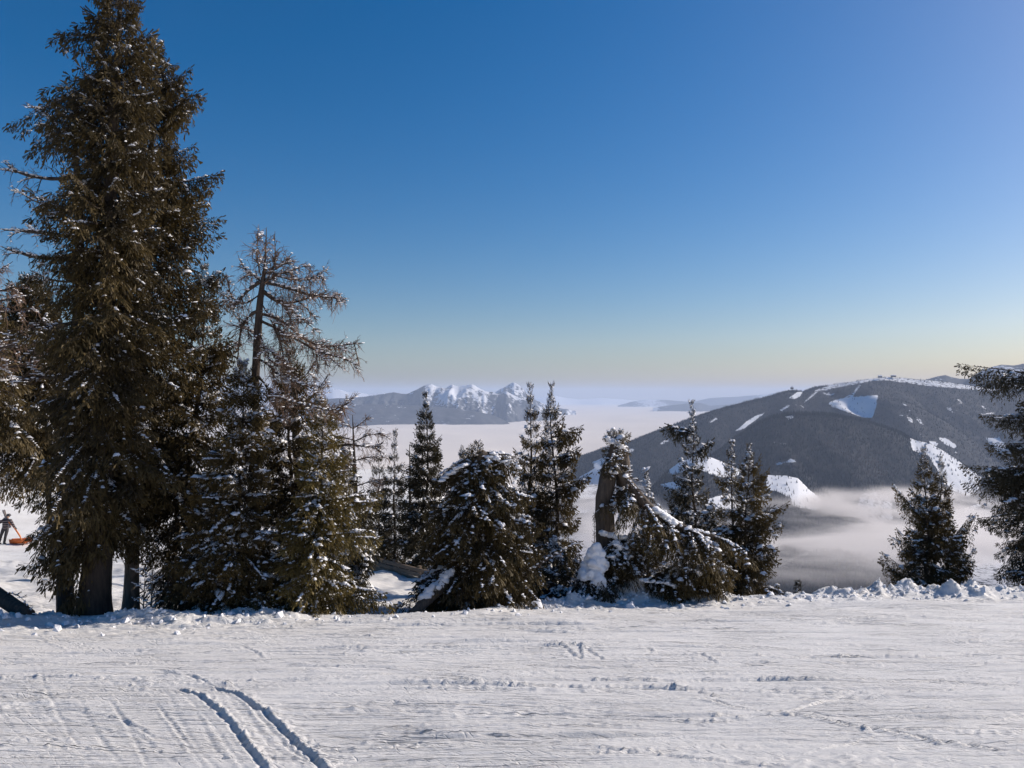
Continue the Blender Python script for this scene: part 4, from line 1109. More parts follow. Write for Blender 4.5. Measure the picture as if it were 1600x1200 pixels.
def broken_bush():
    d = 18.9; px = 752
    x = (px - 800) / F * d; zb = G(x, d) - 0.2
    root = empty("spruce_tree", (x, d, zb), "broad broken spruce with snapped top and drooping snowy boughs beside the plank barrier", "tree")
    st = [np.array([x, d, zb]), P(752, 860, d), P(750, 780, d), P(754, 708, d)]
    stem_mesh("trunk", st, [.23, .21, .19, .15], M_SNAG, root, 12, 9, 0.2, 0.3)
    r = np.random.default_rng(90); cr = Crown(91, 0.10)
    for i in range(300):
        t = 0.12 + 0.86 * (i / 300) ** 0.9
        az = i * 2.39996 + r.normal(0, .3)
        q = (t - 0.12) / 0.86
        L = 1.58 * math.sqrt(max(0.02, 1 - q ** 2.2)) * r.uniform(0.75, 1.08) * min(1, 0.75 + q)
        L = max(L, 0.55)
        cr.add(stem_point(st, t), az, R_(8 + 14 * q + r.normal(0, 7)), L, 0.62 * r.uniform(.8, 1.3), 0.1, 0.14 + 0.26 * q, 0.36 + r.normal(0, .13), 0.8, 0.85)
    # long snowy boughs that hook down at the sides
    for (ex, ey, t, dd, L2) in [(682, 755, 0.93, 0, 0), (690, 742, .98, .3, 0), (812, 728, 0.98, -.3, 0), (850, 812, .62, -.4, 0), (838, 778, .75, -.6, 0), (660, 800, .7, -.3, 0), (622, 938, .25, -.6, 0), (640, 905, .32, -.3, 0), (860, 850, .4, -.3, 0), (700, 930, .2, -.8, 0)]:
        o = stem_point(st, t); q = P(ex, ey, d + dd); v = q - o; L = np.linalg.norm(v)
        for k in range(5):
            cr.add(o + r.normal(0, .06, 3), math.atan2(v[1], v[0]) + r.normal(0, .10), math.asin(v[2] / L) + 0.35 + r.normal(0, .06), L * (1.02 - 0.10 * k), 0.42, 0.05, 0.55, 0.30, 1.1, 0.6)
    for k in range(26):   # the new leader beside the break
        t = k / 26; o = P(742, 722, d) * (1 - t) + P(748, 690, d) * t
        cr.add(o, r.random() * 6.28, R_(20 + 30 * t), 0.26 * (1 - t) + 0.08, 0.1, .1, .2, .3, .2)
    cr.build(root, M_NEEDLE, 1.0)
    stem_mesh("leader", [P(746, 760, d), P(744, 722, d), P(748, 688, d)], [.03, .02, .005], M_BARK, root, 6, 4)
    # thick snow pads on the uppermost boughs
    C, S = [], []
    for (a, b, n, s) in [((735, 722), (688, 752), 26, .075), ((757, 712), (812, 730), 24, .07), ((730, 806), (775, 800), 10, .07), ((690, 800), (712, 790), 8, .05), ((800, 760), (812, 744), 8, .05), ((668, 812), (700, 806), 10, .035), ((766, 708), (780, 716), 8, .06), ((745, 800), (760, 790), 8, .08)]:
        for k in range(n):
            t = r.random(); bow = -8 * math.sin(t * 3.14)
            C.append(P(a[0] + (b[0] - a[0]) * t, a[1] + (b[1] - a[1]) * t + bow * 0.6, d - 0.25 + r.normal(0, .12)) + np.array([0, 0, r.normal(0, .02)])); S.append([s * r.uniform(.8, 1.6), s * r.uniform(.7, 1.2), s * r.uniform(.4, .6)])
    V, Fc = blobs(np.array(C), np.array(S), 5, 0.12)
    mesh_obj("snow_pad", V, Fc, M_SNOWLOAD, root, True)["kind"] = "stuff"
broken_bush()

spruce("left of two close tall spruces in the middle, its tip slightly lower", 830, 23, (828, 602), 62, 66, n=240, crown=0.04, snow=0.28, tint=0.33, spacing=0.125, whorl=0.46, wid=0.66, fill=4, shape=0.92, droop=.42, hang=.5, rag=.5)
spruce("right of two close tall middle spruces, ragged with one long upper right branch", 868, 22.5, (862, 601), 66, 67, n=240, crown=0.03, snow=0.28, tint=0.33, spacing=0.125, whorl=0.46, wid=0.66, fill=4, shape=0.82, droop=.42, hang=.5, rag=.6,
       extra=[(908, 672, 0.80, 0), (922, 745, .58, 0), (896, 700, .7, 0)])
spruce("low snow mottled spruce at the foot of the two close tall ones", 858, 20.4, (866, 838), 48, 68, n=120, crown=0.02, snow=0.42, tint=0.28, spacing=0.11, shape=0.70, droop=.4, hang=.5, mat=M_NEEDLE_DARK, snow_size=1.1)

# leaning dead limb in front of the two spruces
def dead_limb():
    d = 18.7
    pts = [P(805, 905, d), P(832, 888, d), P(862, 868, d + .1), P(880, 860, d + .1), P(905, 845, d + .2)]
    root = empty("dead_branch", tuple(pts[0]), "thin snow lined dead branch slanting up between the broken spruce and the white mound", "branch")
    larch_parts(root, [(pts, .035)], 71, 0.2, 5, 0.9, 0.2, 0.5, 1.0, 0.4)
dead_limb()

# snow covered mound and the shattered snag with its fallen crown
def snow_mound():
    d = 19.9; c = P(926, 925, d)
    root = empty("snow_mound", tuple(c), "lumpy white mound of snow on low boughs left of the shattered snag", "snow mound")
    r = np.random.default_rng(31)
    C, S = [], []
    for k in range(150):          # a slumping cone of heavy lumps, steeper on the left
        t = r.random() ** 0.8; w = 0.36 * (1 - t) ** 0.75 + 0.04
        a = r.uniform(0, 6.28); q = math.sqrt(r.random())
        C.append(c + np.array([w * q * math.cos(a) + 0.10 * t, w * q * 0.8 * math.sin(a), 0.34 + 0.92 * t])); g = r.uniform(.07, .15) * (1.15 - 0.55 * t)
        S.append([g * r.uniform(1, 1.35), g, g * r.uniform(.8, 1.1)])
    for k in range(26):           # a tongue hanging down on the right
        t = k / 26; C.append(c + np.array([0.16 + 0.10 * t + r.normal(0, .03), -0.22 + r.normal(0, .03), 0.45 - 0.42 * t])); g = r.uniform(.05, .09); S.append([g, g, g * 1.2])
    V, Fc = blobs(np.array(C), np.array(S), 5, 0.10)
    o = mesh_obj("snow", V, Fc, M_SNOWLOAD, root, True); o["kind"] = "stuff"
    rm = o.modifiers.new("merge", 'REMESH'); rm.mode = 'VOXEL'; rm.voxel_size = 0.028; rm.use_smooth_shade = True
    cr = Crown(32, 0.10)
    for k in range(60):
        a = r.uniform(-3.4, 0.3); cr.add(c + np.array([r.normal(0, .12), r.normal(0, .08), r.uniform(0.15, 0.5)]), a, R_(r.uniform(-25, 5)), r.uniform(0.3, 0.62), 0.6, 0.05, 0.45, 0.22, 0.8, 0.8)
    cr.build(root, M_NEEDLE_DARK, 1.0)
snow_mound()

def snag():
    d = 20.9
    x = (950 - 800) / F * d; zb = G(x, d) - 0.2
    root = empty("broken_snag", (x, d, zb), "shattered dead trunk plastered with snow, its broken crown hanging to the right", "dead tree")
    st = [np.array([x, d, zb]), P(950, 860, d), P(946, 800, d), P(949, 755, d), P(957, 725, d), P(962, 698, d), P(966, 684, d)]
    stem_mesh("trunk", st, [.30, .28, .25, .23, .21, .18, .12], M_SNAG, root, 14, 12, 0.26)
    slab = [P(975, 800, d + .15), P(972, 760, d + .1), P(973, 720, d), P(968, 690, d)]
    stem_mesh("torn_slab", slab, [.17, .2, .17, .09], M_SNAG, root, 9, 17, 0.35)
    fall = [P(958, 722, d - .1), P(975, 745, d - .4), P(996, 775, d - .6), P(1020, 802, d - .7), P(1050, 818, d - .8), P(1085, 830, d - .8), P(1118, 838, d - .8)]
    stem_mesh("broken_top", fall, [.07, .11, .13, .12, .10, .07, .03], M_SNAG, root, 10, 19, 0.2)
    r = np.random.default_rng(12)
    cr = Crown(13, 0.10)
    for i in range(85):      # boughs of the fallen crown hang below it
        t = r.uniform(0.15, 1.0); o = stem_point(fall, t) + np.array([0, 0, -0.03])
        cr.add(o, r.choice([-1.57, -0.4, -2.6, 1.57, 0.2]) + r.normal(0, .5), R_(r.uniform(-50, 5)), r.uniform(0.5, 1.05), 0.55, 0.05, 0.6, 0.36 + r.normal(0, .12), 0.9, 0.8)
    low = [P(948, 935, d), P(958, 850, d - .3), P(985, 835, d - .3)]
    for i in range(170):
        t = r.uniform(0.0, 1.0); o = stem_point(low, t)
        cr.add(o, r.uniform(-3.6, 0.5), R_(r.uniform(-25, 15)), r.uniform(0.45, 0.95), 0.55, 0.05, 0.5, 0.22 + r.normal(0, .1), 0.8, 0.8)
    low2 = [P(1010, 935, d - .4), P(1040, 900, d - .5), P(1080, 880, d - .4), P(1105, 880, d - .2)]
    for i in range(190):
        t = r.uniform(0.0, 1.0); o = stem_point(low2, t)
        cr.add(o, r.uniform(-3.6, 0.5), R_(r.uniform(-25, 25)), r.uniform(0.4, 0.95), 0.5, 0.05, 0.34, 0.34 + r.normal(0, .12), 0.8, 0.85)
    for i in range(42):       # green tufts still clinging to the top
        t = r.random(); o = P(952 + 22 * r.random(), 730 - 50 * t, d - .15 + r.normal(0, .15))
        cr.add(o, r.random() * 6.28, R_(r.uniform(-30, 40)), 0.30 * (1.1 - t * .6), .3, .1, .9, .25, .5)
    for q in (956, 971):
        for k in range(16):
            t = k / 16; cr.add(P(q, 690 - 18 * t, d), r.random() * 6.28, R_(30 + 30 * t), 0.20 * (1 - t) + .06, .05, .1, .5, .25, .2)
    cr.build(root, M_NEEDLE, 1.0)
    limbs = [px_limb([(960, 735), (985, 745), (1000, 752)], d, -.3, .035), px_limb([(955, 760), (975, 765), (992, 772)], d, -.4, .03), px_limb([(955, 725), (975, 735), (988, 728), (985, 740)], d, -.3, .03),
             px_limb([(956, 772), (978, 785), (990, 800)], d, -.4, .025), px_limb([(952, 770), (953, 790), (960, 800)], d, -.45, .02), px_limb([(958, 788), (970, 795), (982, 803)], d, -.45, .02),
             px_limb([(975, 745), (1000, 770), (1012, 800)], d - .7, -.2, .02), px_limb([(985, 765), (1000, 792), (1006, 812)], d - .6, 0, .02)]
    larch_parts(root, limbs + side_branches(limbs, 3, 5, 0.3, .01, .6), 14, 0.16, 14, 1.0, 0.15, 0.5, 1, 0.4)
    C, S = [], []
    for (a, b, n, s, dd) in [((975, 742), (1012, 792), 30, .07, -.5), ((1022, 796), (1058, 820), 46, .125, -.75), ((1058, 822), (1115, 836), 30, .06, -.8), ((948, 685), (972, 700), 26, .085, -.15), ((950, 735), (965, 742), 10, .06, -.3),
                         ((940, 832), (975, 842), 24, .11, -.45), ((950, 868), (972, 880), 14, .09, -.7), ((962, 850), (985, 870), 14, .09, -.8), ((1060, 880), (1100, 900), 18, .055, -1.1), ((1000, 905), (1060, 915), 26, .06, -1.1)]:
        for k in range(n):
            t = r.random()
            C.append(P(a[0] + (b[0] - a[0]) * t, a[1] + (b[1] - a[1]) * t, d + dd + r.normal(0, .1)) + np.array([0, 0, r.normal(0.02, .02)])); S.append([s * r.uniform(.8, 1.5), s * r.uniform(.7, 1.1), s * r.uniform(.45, .65)])
    V, Fc = blobs(np.array(C), np.array(S), 6, 0.12)
    mesh_obj("snow_pad", V, Fc, M_SNOWLOAD, root, True)["kind"] = "stuff"
snag()

spruce("small dark spruce far down the slope, seen between the white mound and the tall pair", 930, 44, (929, 800), 22, 74, n=90, crown=0.1, snow=0.1, tint=0.25, spacing=0.2, shape=1.00, mat=M_NEEDLE_DARK)
spruce("small snow capped spruce right behind the shattered snag", 1012, 23, (1008, 736), 34, 75, n=140, crown=0.04, snow=0.5, tint=0.34, spacing=0.13, shape=0.80, snow_size=1.2)
spruce("tall pointed spruce with outstretched left boughs before the snowy field", 1078, 25.5, (1080, 628), 44, 76, n=200, crown=0.03, snow=0.3, tint=0.28, spacing=0.125, whorl=0.46, wid=0.66, fill=4, shape=0.86, droop=.38, rag=.6, mat=M_NEEDLE_DARK,
       extra=[(1036, 668, .87, 0), (1036, 765, .56, 0), (1042, 800, .45, 0), (1110, 685, .78, 0)])
spruce("left one of the twin spruces with bare lower trunks, slightly taller", 1146, 24.6, (1143, 691), 42, 77, n=175, crown=0.13, snow=0.28, tint=0.32, spacing=0.125, whorl=0.46, wid=0.66, fill=4, shape=0.75, droop=.36, rag=.5, one_side=(3.14, .25), wob=.02)
spruce("right one of the twin spruces, its boughs spreading over the fog", 1154, 24.2, (1170, 697), 52, 78, n=195, crown=0.10, snow=0.24, tint=0.33, spacing=0.125, whorl=0.46, wid=0.66, fill=4, shape=0.70, droop=.36, rag=.5, one_side=(0, .35), wob=.02,
       extra=[(1222, 818, .48, 0), (1214, 790, .56, 0), (1212, 905, .15, 0), (1216, 865, .3, 0)])
spruce("shaded spruce with snowy boughs left of the twin spruces", 1112, 24.8, (1108, 795), 40, 79, n=110, crown=0.03, snow=0.3, tint=0.26, spacing=0.125, whorl=0.46, wid=0.66, fill=4, shape=0.75, mat=M_NEEDLE_DARK)
spruce("tiny spruce sapling poking over the snow edge alone", 1246, 24.5, (1245, 910), 9, 80, n=34, crown=0.0, snow=0.1, tint=0.25, spacing=0.06, shape=1.00, mat=M_NEEDLE_DARK, name="spruce_sapling", z0=P(0, 928, 24.5)[2])

# ------------------------------------------------------------------ the right-hand group
spruce("taller one of the close pair of spruces at the right, tip to the left", 1448, 27.5, (1443, 697), 62, 81, n=230, crown=0.02, snow=0.34, tint=0.36, spacing=0.125, whorl=0.46, wid=0.66, fill=4, shape=0.92, droop=.36, hang=.4, rag=.55, extra=[(1372, 872, .2, -.3), (1388, 832, .36, 0), (1392, 760, .55, 0)])
spruce("shorter one of the close pair of spruces at the right, tip to the right", 1474, 28, (1468, 714), 56, 82, n=200, crown=0.02, snow=0.34, tint=0.36, spacing=0.125, whorl=0.46, wid=0.66, fill=4, shape=0.88, droop=.36, hang=.4, rag=.55, extra=[(1532, 806, .45, 0), (1520, 860, .25, 0)])
spruce("big dark spruce cut off by the right edge, one long top bough reaching left", 1640, 27, (1628, 520), 112, 83, n=240, crown=0.03, snow=0.22, tint=0.30, spacing=0.125, whorl=0.46, wid=0.66, fill=4, shape=0.95, droop=.45, hang=.55, rag=.6, pitch_top=15, trunk_r=.2,
       extra=[(1506, 588, .84, -.2), (1540, 662, .70, 0), (1550, 700, .62, 0), (1514, 742, .52, 0), (1508, 742, .48, .3)], mat=M_NEEDLE_DARK)

# ------------------------------------------------------------------ fallen logs, plank barrier, bare saplings
def plank_barrier():
    a0, d0 = (540, 866), 31.5; a1, d1 = (712, 918), 24.5
    A = P(a0[0], a0[1], d0); B = P(a1[0], a1[1], d1)
    A[2] = G(A[0], A[1]) + 0.36; B[2] = G(B[0], B[1]) + 0.34
    root = empty("plank_barrier", tuple(A), "weathered brown plank barrier descending behind the gap between the trees", "barrier")
    u = B - A; L = np.linalg.norm(u); u /= L
    nrm = np.cross(u, [0, 0, 1.0]); nrm /= np.linalg.norm(nrm)
    if nrm[1] > 0: nrm = -nrm
    up = np.cross(nrm, u); up = up if up[2] > 0 else -up
    r = np.random.default_rng(4)
    H = 0.74; rows = 5; bh = H / rows
    for k in range(rows):
        bulge = 0.10 * math.sin((k + 0.5) / rows * 3.14)
        s = -r.uniform(0, 1.6)
        while s < L:
            ln = r.uniform(1.5, 2.4); e = min(s + ln, L); s0 = max(s, 0)
            if e - s0 > 0.15:
                o = A + u * (s0 + .006) + up * (k * bh - H / 2 + .006) + nrm * (bulge + r.uniform(0, .012)); w = e - s0 - .014; h = bh - .014; t = .05
                V = [o + u * x * w + up * y * h + nrm * z * t for x in (0, 1) for y in (0, 1) for z in (0, 1)]
                Fc = np.array([[0, 1, 3, 2], [4, 6, 7, 5], [0, 4, 5, 1], [2, 3, 7, 6], [0, 2, 6, 4], [1, 5, 7, 3]])
                mesh_obj("plank", np.array(V), Fc, M_BOARD, root)
            s += ln
    s = 0.5
    while s < L:
        o = A + u * s - nrm * 0.08; w = .12
        V = [o + u * x * w + up * (y * (H + .35) - H / 2 - .3) + nrm * z * .09 for x in (0, 1) for y in (0, 1) for z in (0, 1)]
        mesh_obj("post", np.array(V), np.array([[0, 1, 3, 2], [4, 6, 7, 5], [0, 4, 5, 1], [2, 3, 7, 6], [0, 2, 6, 4], [1, 5, 7, 3]]), M_BOARD, root)
        s += 1.9
plank_barrier()

def logs():
    d = 14.9
    root = empty("fallen_log", tuple(P(0, 945, d)), "dark fallen log half sunk in snow at the lower left edge by the run", "log")
    pts = [P(-70, 890, d + 2.2), P(-20, 915, d + 1.4), P(12, 938, d + .9), P(36, 952, d + .5), P(50, 958, d + .3)]
    stem_mesh("trunk", pts, [.15, .15, .14, .13, .10], M_BARK, root, 12, 8, 0.15)
    larch_parts(root, [([P(30, 945, d + .6), P(42, 935, d + .5), P(50, 945, d + .4), P(56, 958, d + .3)], .012), ([P(5, 925, d + 1), P(30, 925, d + .9), P(42, 938, d + .7)], .009)], 3, 0.2, 6, .3, .2)
    d = 17.6
    root = empty("fallen_log", tuple(P(640, 958, d)), "short snow capped log leaning out under the drooping boughs of the broken spruce", "log")
    pts = [P(634, 966, d - .3), P(660, 945, d), P(688, 918, d + .3), P(706, 900, d + .6)]
    stem_mesh("trunk", pts, [.07, .11, .13, .13], M_SNAG, root, 10, 28, 0.15)
    r = np.random.default_rng(3); C, S = [], []
    for k in range(40):
        t = r.random(); o = stem_point(pts[1:], t); C.append(o + np.array([r.normal(0, .03), 0, .12 + r.normal(0, .02)])); S.append([.12, .11, .09])
    V, Fc = blobs(np.array(C), np.array(S), 5, .12); mesh_obj("snow_pad", V, Fc, M_SNOWLOAD, root, True)["kind"] = "stuff"
logs()

def saplings():
    for k, (px, top, lab) in enumerate([(238, 880, "thin bare sapling stem, right one of two beside the pale leaning trunk"), (226, 893, "thinner bare sapling stem, left one of two beside the pale leaning trunk")]):
        d = 16.2; x = (px - 800) / F * d; zb = G(x, d) - .1
        root = empty("bare_sapling", (x, d, zb), lab, "sapling")
        tp = P(px + 3, top, d)
        stem_mesh("stem", [np.array([x, d, zb]), P(px + 1, 930, d), tp], [.022, .018, .008] if k == 0 else [.016, .012, .006], M_BARK_PALE, root, 7, k + 2)
        lm = [([P(px + 1, y, d), P(px + s * 8, y - 8, d), P(px + s * 17, y - 12, d + .1)], .006) for y, s in ((945, -1), (935, 1), (922, -1), (912, 1), (900, -1), (950, 1))]
        larch_parts(root, lm, 60 + k, .25, 9, .15, .5, .5, .7, .7)
    d = 16.6; x = (262 - 800) / F * d; zb = G(x, d) - .1
    root = empty("bare_shrub", (x, d, zb), "leafless pale shrub between the sapling stems and the low bushy spruce", "shrub")
    lm = [([np.array([x, d, zb]), P(262 + a * .5, 925, d), P(262 + a, 900 + abs(a) * .4, d)], .010) for a in (-22, -10, 2, 12, 24)]
    larch_parts(root, lm, 66, .28, 16, .2, .5, .5, .7, .8)
saplings()

# ------------------------------------------------------------------ skier and rescue sled
def flat_mat(name, c, rough=0.7):
    m, nt, b = new_mat(name); b.inputs["Roughness"].default_value = rough
    bp, n = bump_from(nt, b, 25, 0.3, 0.01)
    r = ramp(nt, n.outputs[0], [(0.3, tuple(v * 0.8 for v in c)), (0.7, tuple(min(1, v * 1.15) for v in c))])
    nt.links.new(r.outputs[0], b.inputs["Base Color"])
    return m
M_TROUSERS = flat_mat("dark_trousers", (0.030, 0.028, 0.032)); M_SKIN = flat_mat("skin", (0.45, 0.27, 0.19)); M_HELMET = flat_mat("dark_helmet", (0.035, 0.03, 0.03), 0.35)
M_ORANGE = flat_mat("orange_shell", (0.75, 0.17, 0.03), 0.4); M_ORANGE2 = flat_mat("orange_handle", (0.70, 0.22, 0.06), 0.4); M_PACK = flat_mat("grey_brown_pack", (0.14, 0.11, 0.09)); M_SKI = flat_mat("ski_surface", (0.30, 0.25, 0.22), 0.4)
M_BOOT = flat_mat("boot_plastic", (0.03, 0.03, 0.03), 0.4)
M_JACKET, nt, b = new_mat("striped_jacket"); b.inputs["Roughness"].default_value = 0.8
tc = nt.nodes.new("ShaderNodeTexCoord"); wv = nt.nodes.new("ShaderNodeTexWave"); wv.bands_direction = 'Z'; wv.inputs["Scale"].default_value = 2.4; wv.inputs["Distortion"].default_value = 0.6
nt.links.new(tc.outputs["Object"], wv.inputs["Vector"])
r = ramp(nt, wv.outputs[0], [(0.0, (0.035, 0.028, 0.03)), (0.72, (0.06, 0.045, 0.045)), (0.9, (0.26, 0.20, 0.19))]); nt.links.new(r.outputs[0], b.inputs["Base Color"])

def skin_body(name, verts, edges, radii, mat, parent, loc, sub=1, root_i=0):
    me = bpy.data.meshes.new(name); me.from_pydata([tuple(v) for v in verts], edges, [])
    o = bpy.data.objects.new(name, me); COL.objects.link(o)
    m = o.modifiers.new("skin", 'SKIN')
    sv = me.skin_vertices[0].data if me.skin_vertices else None
    if sv is None:
        bpy.context.view_layer.objects.active = o; sv = me.skin_vertices[0].data
    for i, rr in enumerate(radii): sv[i].radius = (rr, rr) if not isinstance(rr, tuple) else rr
    sv[root_i].use_root = True
    if sub:
        s = o.modifiers.new("subdivision", 'SUBSURF'); s.levels = sub; s.render_levels = sub
    me.materials.append(mat)
    o.parent = parent
    return o

def skier():
    d = 45.0; px = 9
    x = (px - 800) / F * d; zg = P(0, 850, d)[2]
    zg = G(x, d)
    root = empty("person", (x, d, zg), "skier in dark striped jacket leaning right with skis over the shoulder beside an orange sled", "person")
    # x right, y away, z up; metres relative to the root
    J = dict(pelvis=(0.05, 0, .93), waist=(.08, 0, 1.10), chest=(.14, 0, 1.30), neckb=(.18, 0, 1.46), neck=(.20, 0, 1.54),
             hipl=(-.06, -.02, .88), kneel=(-.16, -.06, .50), anklel=(-.30, 0, .10), hipr=(.16, .02, .88), kneer=(.10, -.05, .49), ankler=(-.02, .03, .10),
             shl=(-.06, 0, 1.42), ell=(-.24, -.1, 1.26), wrl=(-.14, -.22, 1.40), shr=(.36, 0, 1.40), elr=(.50, -.04, 1.20), wrr=(.66, -.06, 1.00))
    keys = list(J); idx = {k: i for i, k in enumerate(keys)}
    E = [('pelvis', 'waist'), ('waist', 'chest'), ('chest', 'neckb'), ('neckb', 'neck'), ('pelvis', 'hipl'), ('hipl', 'kneel'), ('kneel', 'anklel'), ('pelvis', 'hipr'), ('hipr', 'kneer'), ('kneer', 'ankler'),
         ('chest', 'shl'), ('shl', 'ell'), ('ell', 'wrl'), ('chest', 'shr'), ('shr', 'elr'), ('elr', 'wrr')]
    rad = dict(pelvis=.15, waist=.14, chest=.17, neckb=.09, neck=.06, hipl=.11, kneel=.082, anklel=.07, hipr=.11, kneer=.082, ankler=.07, shl=.09, ell=.066, wrl=.05, shr=.09, elr=.066, wrr=.05)
    skin_body("body", [J[k] for k in keys], [(idx[a], idx[b]) for a, b in E], [rad[k] for k in keys], M_TROUSERS, root, None, 2)
    # jacket over the upper body
    ks = ['waist', 'pelvis', 'chest', 'neckb', 'shl', 'ell', 'wrl', 'shr', 'elr', 'wrr']; ii = {k: i for i, k in enumerate(ks)}
    skin_body("jacket", [J[k] for k in ks], [(ii[a], ii[b]) for a, b in [('waist', 'pelvis'), ('waist', 'chest'), ('chest', 'neckb'), ('chest', 'shl'), ('shl', 'ell'), ('ell', 'wrl'), ('chest', 'shr'), ('shr', 'elr'), ('elr', 'wrr')]],
              [.165, .175, .19, .10, .105, .08, .06, .105, .08, .06], M_JACKET, root, None, 2)
    # head with nose and chin, helmet
    hv = [(.20, 0, 1.52), (.22, -.01, 1.60), (.23, -.01, 1.68), (.24, -.10, 1.62), (.23, -.06, 1.56)]
    skin_body("head", hv, [(0, 1), (1, 2), (1, 3), (1, 4)], [.06, .085, .08, .02, .035], M_SKIN, root, None, 2)
    V, Fc = blobs(np.array([[x + .23, d + .02, zg + 1.70]]), np.array([[.125, .14, .11]]), 2, 0.02)
    mesh_obj("helmet", V, Fc, M_HELMET, root, True)
    for (w, s) in ((J['wrl'], 1), (J['wrr'], -1)):
        w = np.array(w); dirn = np.array([0.5, -.4, .5]) if s == 1 else np.array([.75, -.1, -.6]); dirn /= np.linalg.norm(dirn)
        sd = np.cross(dirn, [0, 1, 0.2]); sd /= np.linalg.norm(sd); dn = np.cross(dirn, sd)
        hv = [w, w + dirn * .05, w + dirn * .095]; he = [(0, 1), (1, 2)]; hr = [.034, .036, .036]
        for f in range(4):
            b0 = w + dirn * .10 + sd * (f - 1.5) * .021; l = [.030, .034, .032, .026][f]
            i0 = len(hv); hv += [b0, b0 + dirn * l, b0 + dirn * l * 1.5 + dn * l * .7, b0 + dirn * l * 1.3 + dn * l * 1.3]; he += [(2, i0), (i0, i0 + 1), (i0 + 1, i0 + 2), (i0 + 2, i0 + 3)]; hr += [.012, .011, .010, .009]
        i0 = len(hv); hv += [w + dirn * .04 + sd * .045, w + dirn * .075 + sd * .06 + dn * .02]; he += [(1, i0), (i0, i0 + 1)]; hr += [.014, .011]
        skin_body("glove", hv, he, hr, M_BOOT, root, None, 1)
    for k in ('anklel', 'ankler'):
        a = np.array(J[k]); skin_body("boot", [a + [0, 0, .12], a + [0, 0, -.03], a + [.14, -.05, -.05]], [(0, 1), (1, 2)], [.075, .07, .05], M_BOOT, root, None, 2)
    V, Fc = blobs(np.array([[x - .10, d + .20, zg + 1.36], [x - .02, d + .22, zg + 1.18]]), np.array([[.20, .14, .22], [.18, .13, .2]]), 3, 0.05)
    mesh_obj("backpack", V, Fc, M_PACK, root, True)
    # skis carried over the shoulder are things of their own
    lo = np.array([x + .42, d - .10, zg + 1.00]); hi = np.array([x - .18, d + .22, zg + 2.00])
    for j in range(2):
        ax = hi - lo; L = np.linalg.norm(ax); ax /= L; sd = np.cross(ax, [0, 1.0, 0]); sd /= np.linalg.norm(sd); nn = np.cross(ax, sd)
        V = []
        for k in range(14):
            t = k / 13; wdt = .060 - .018 * math.sin(t * 3.14) if t < .93 else .060 * (1 - (t - .93) / .07 * .7); c = lo + ax * L * t + nn * (j * .05 + .12 * max(0, t - .86) * (1 if j else -1)) + sd * j * .03
            for (a_, b_) in ((-1, -1), (1, -1), (1, 1), (-1, 1)): V.append(c + sd * a_ * wdt + nn * b_ * .010)
        Fc = [[k * 4 + q, k * 4 + (q + 1) % 4, k * 4 + 4 + (q + 1) % 4, k * 4 + 4 + q] for k in range(13) for q in range(4)] + [[0, 3, 2, 1], [52, 53, 54, 55]]
        o = mesh_obj("ski", np.array(V), np.array(Fc), M_SKI, None, True)
        tag(o, ["front grey ski slanted over the skier's shoulder", "rear grey ski slanted over the skier's shoulder, behind the front one"][j], "ski", "skis on the skier's shoulder")
    # orange rescue sled
    sx, sy = x + .72, d + .35; zs = G(sx, sy)
    sled = empty("rescue_sled", (sx, sy, zs), "orange rescue sled with long orange handles behind the skier at the left edge", "sled")
    V, Fc = [], []
    nx, nc = 13, 9
    for i in range(nx):
        t = i / (nx - 1); xx = -.60 + 1.25 * t; w = .26 * math.sin(min(1, .35 + t * 1.3) * 1.57) * (1 if t < .8 else math.sqrt(max(.08, 1 - ((t - .8) / .22) ** 2))); rise = .16 * max(0, t - .75) / .25
        for j in range(nc):
            s = -1 + 2 * j / (nc - 1); V.append([sx + xx, sy + w * s, zs + .04 + .26 * abs(s) ** 3 + rise])
    for i in range(nx - 1):
        for j in range(nc - 1): Fc.append([i * nc + j, i * nc + j + 1, (i + 1) * nc + j + 1, (i + 1) * nc + j])
    sh = mesh_obj("shell", np.array(V), np.array(Fc), M_ORANGE, sled, True); sm = sh.modifiers.new("thickness", 'SOLIDIFY'); sm.thickness = .025
    V, Fc, _ = tubes(np.array([[sx - .45, sy - .16, zs + .27], [sx - .2, sy - .24, zs + .3]]), [np.array([[sx + .6, sy - .16, zs + .42], [sx + .7, sy - .22, zs + .30]])], np.array([.016, .016]), np.array([.016, .016]), 8)
    mesh_obj("rail", V, Fc, M_ORANGE2, sled, True)
    V, Fc, _ = tubes(np.array([[x + .72, d - .1, zg + .93], [x + .30, d - .1, zg + 1.35]]), [np.array([[x + .90, d, zg + .55], [x + .62, d - .05, zg + .95]]), np.array([[sx + .22, sy - .2, zs + .22], [sx + .18, sy - .2, zs + .35]])], np.array([.03, .026]), np.array([.03, .026]), 8)
    mesh_obj("handle", V, Fc, M_ORANGE2, sled, True)
    V, Fc, _ = tubes(np.array([[sx - .5, sy - .12, zs + .02], [sx - .5, sy + .12, zs + .02]]), [np.array([[sx + .5, sy - .12, zs + .03], [sx + .5, sy + .12, zs + .03]])], np.array([.02, .02]), np.array([.02, .02]), 6)
    mesh_obj("runner", V, Fc, M_BOOT, sled, True)
skier()

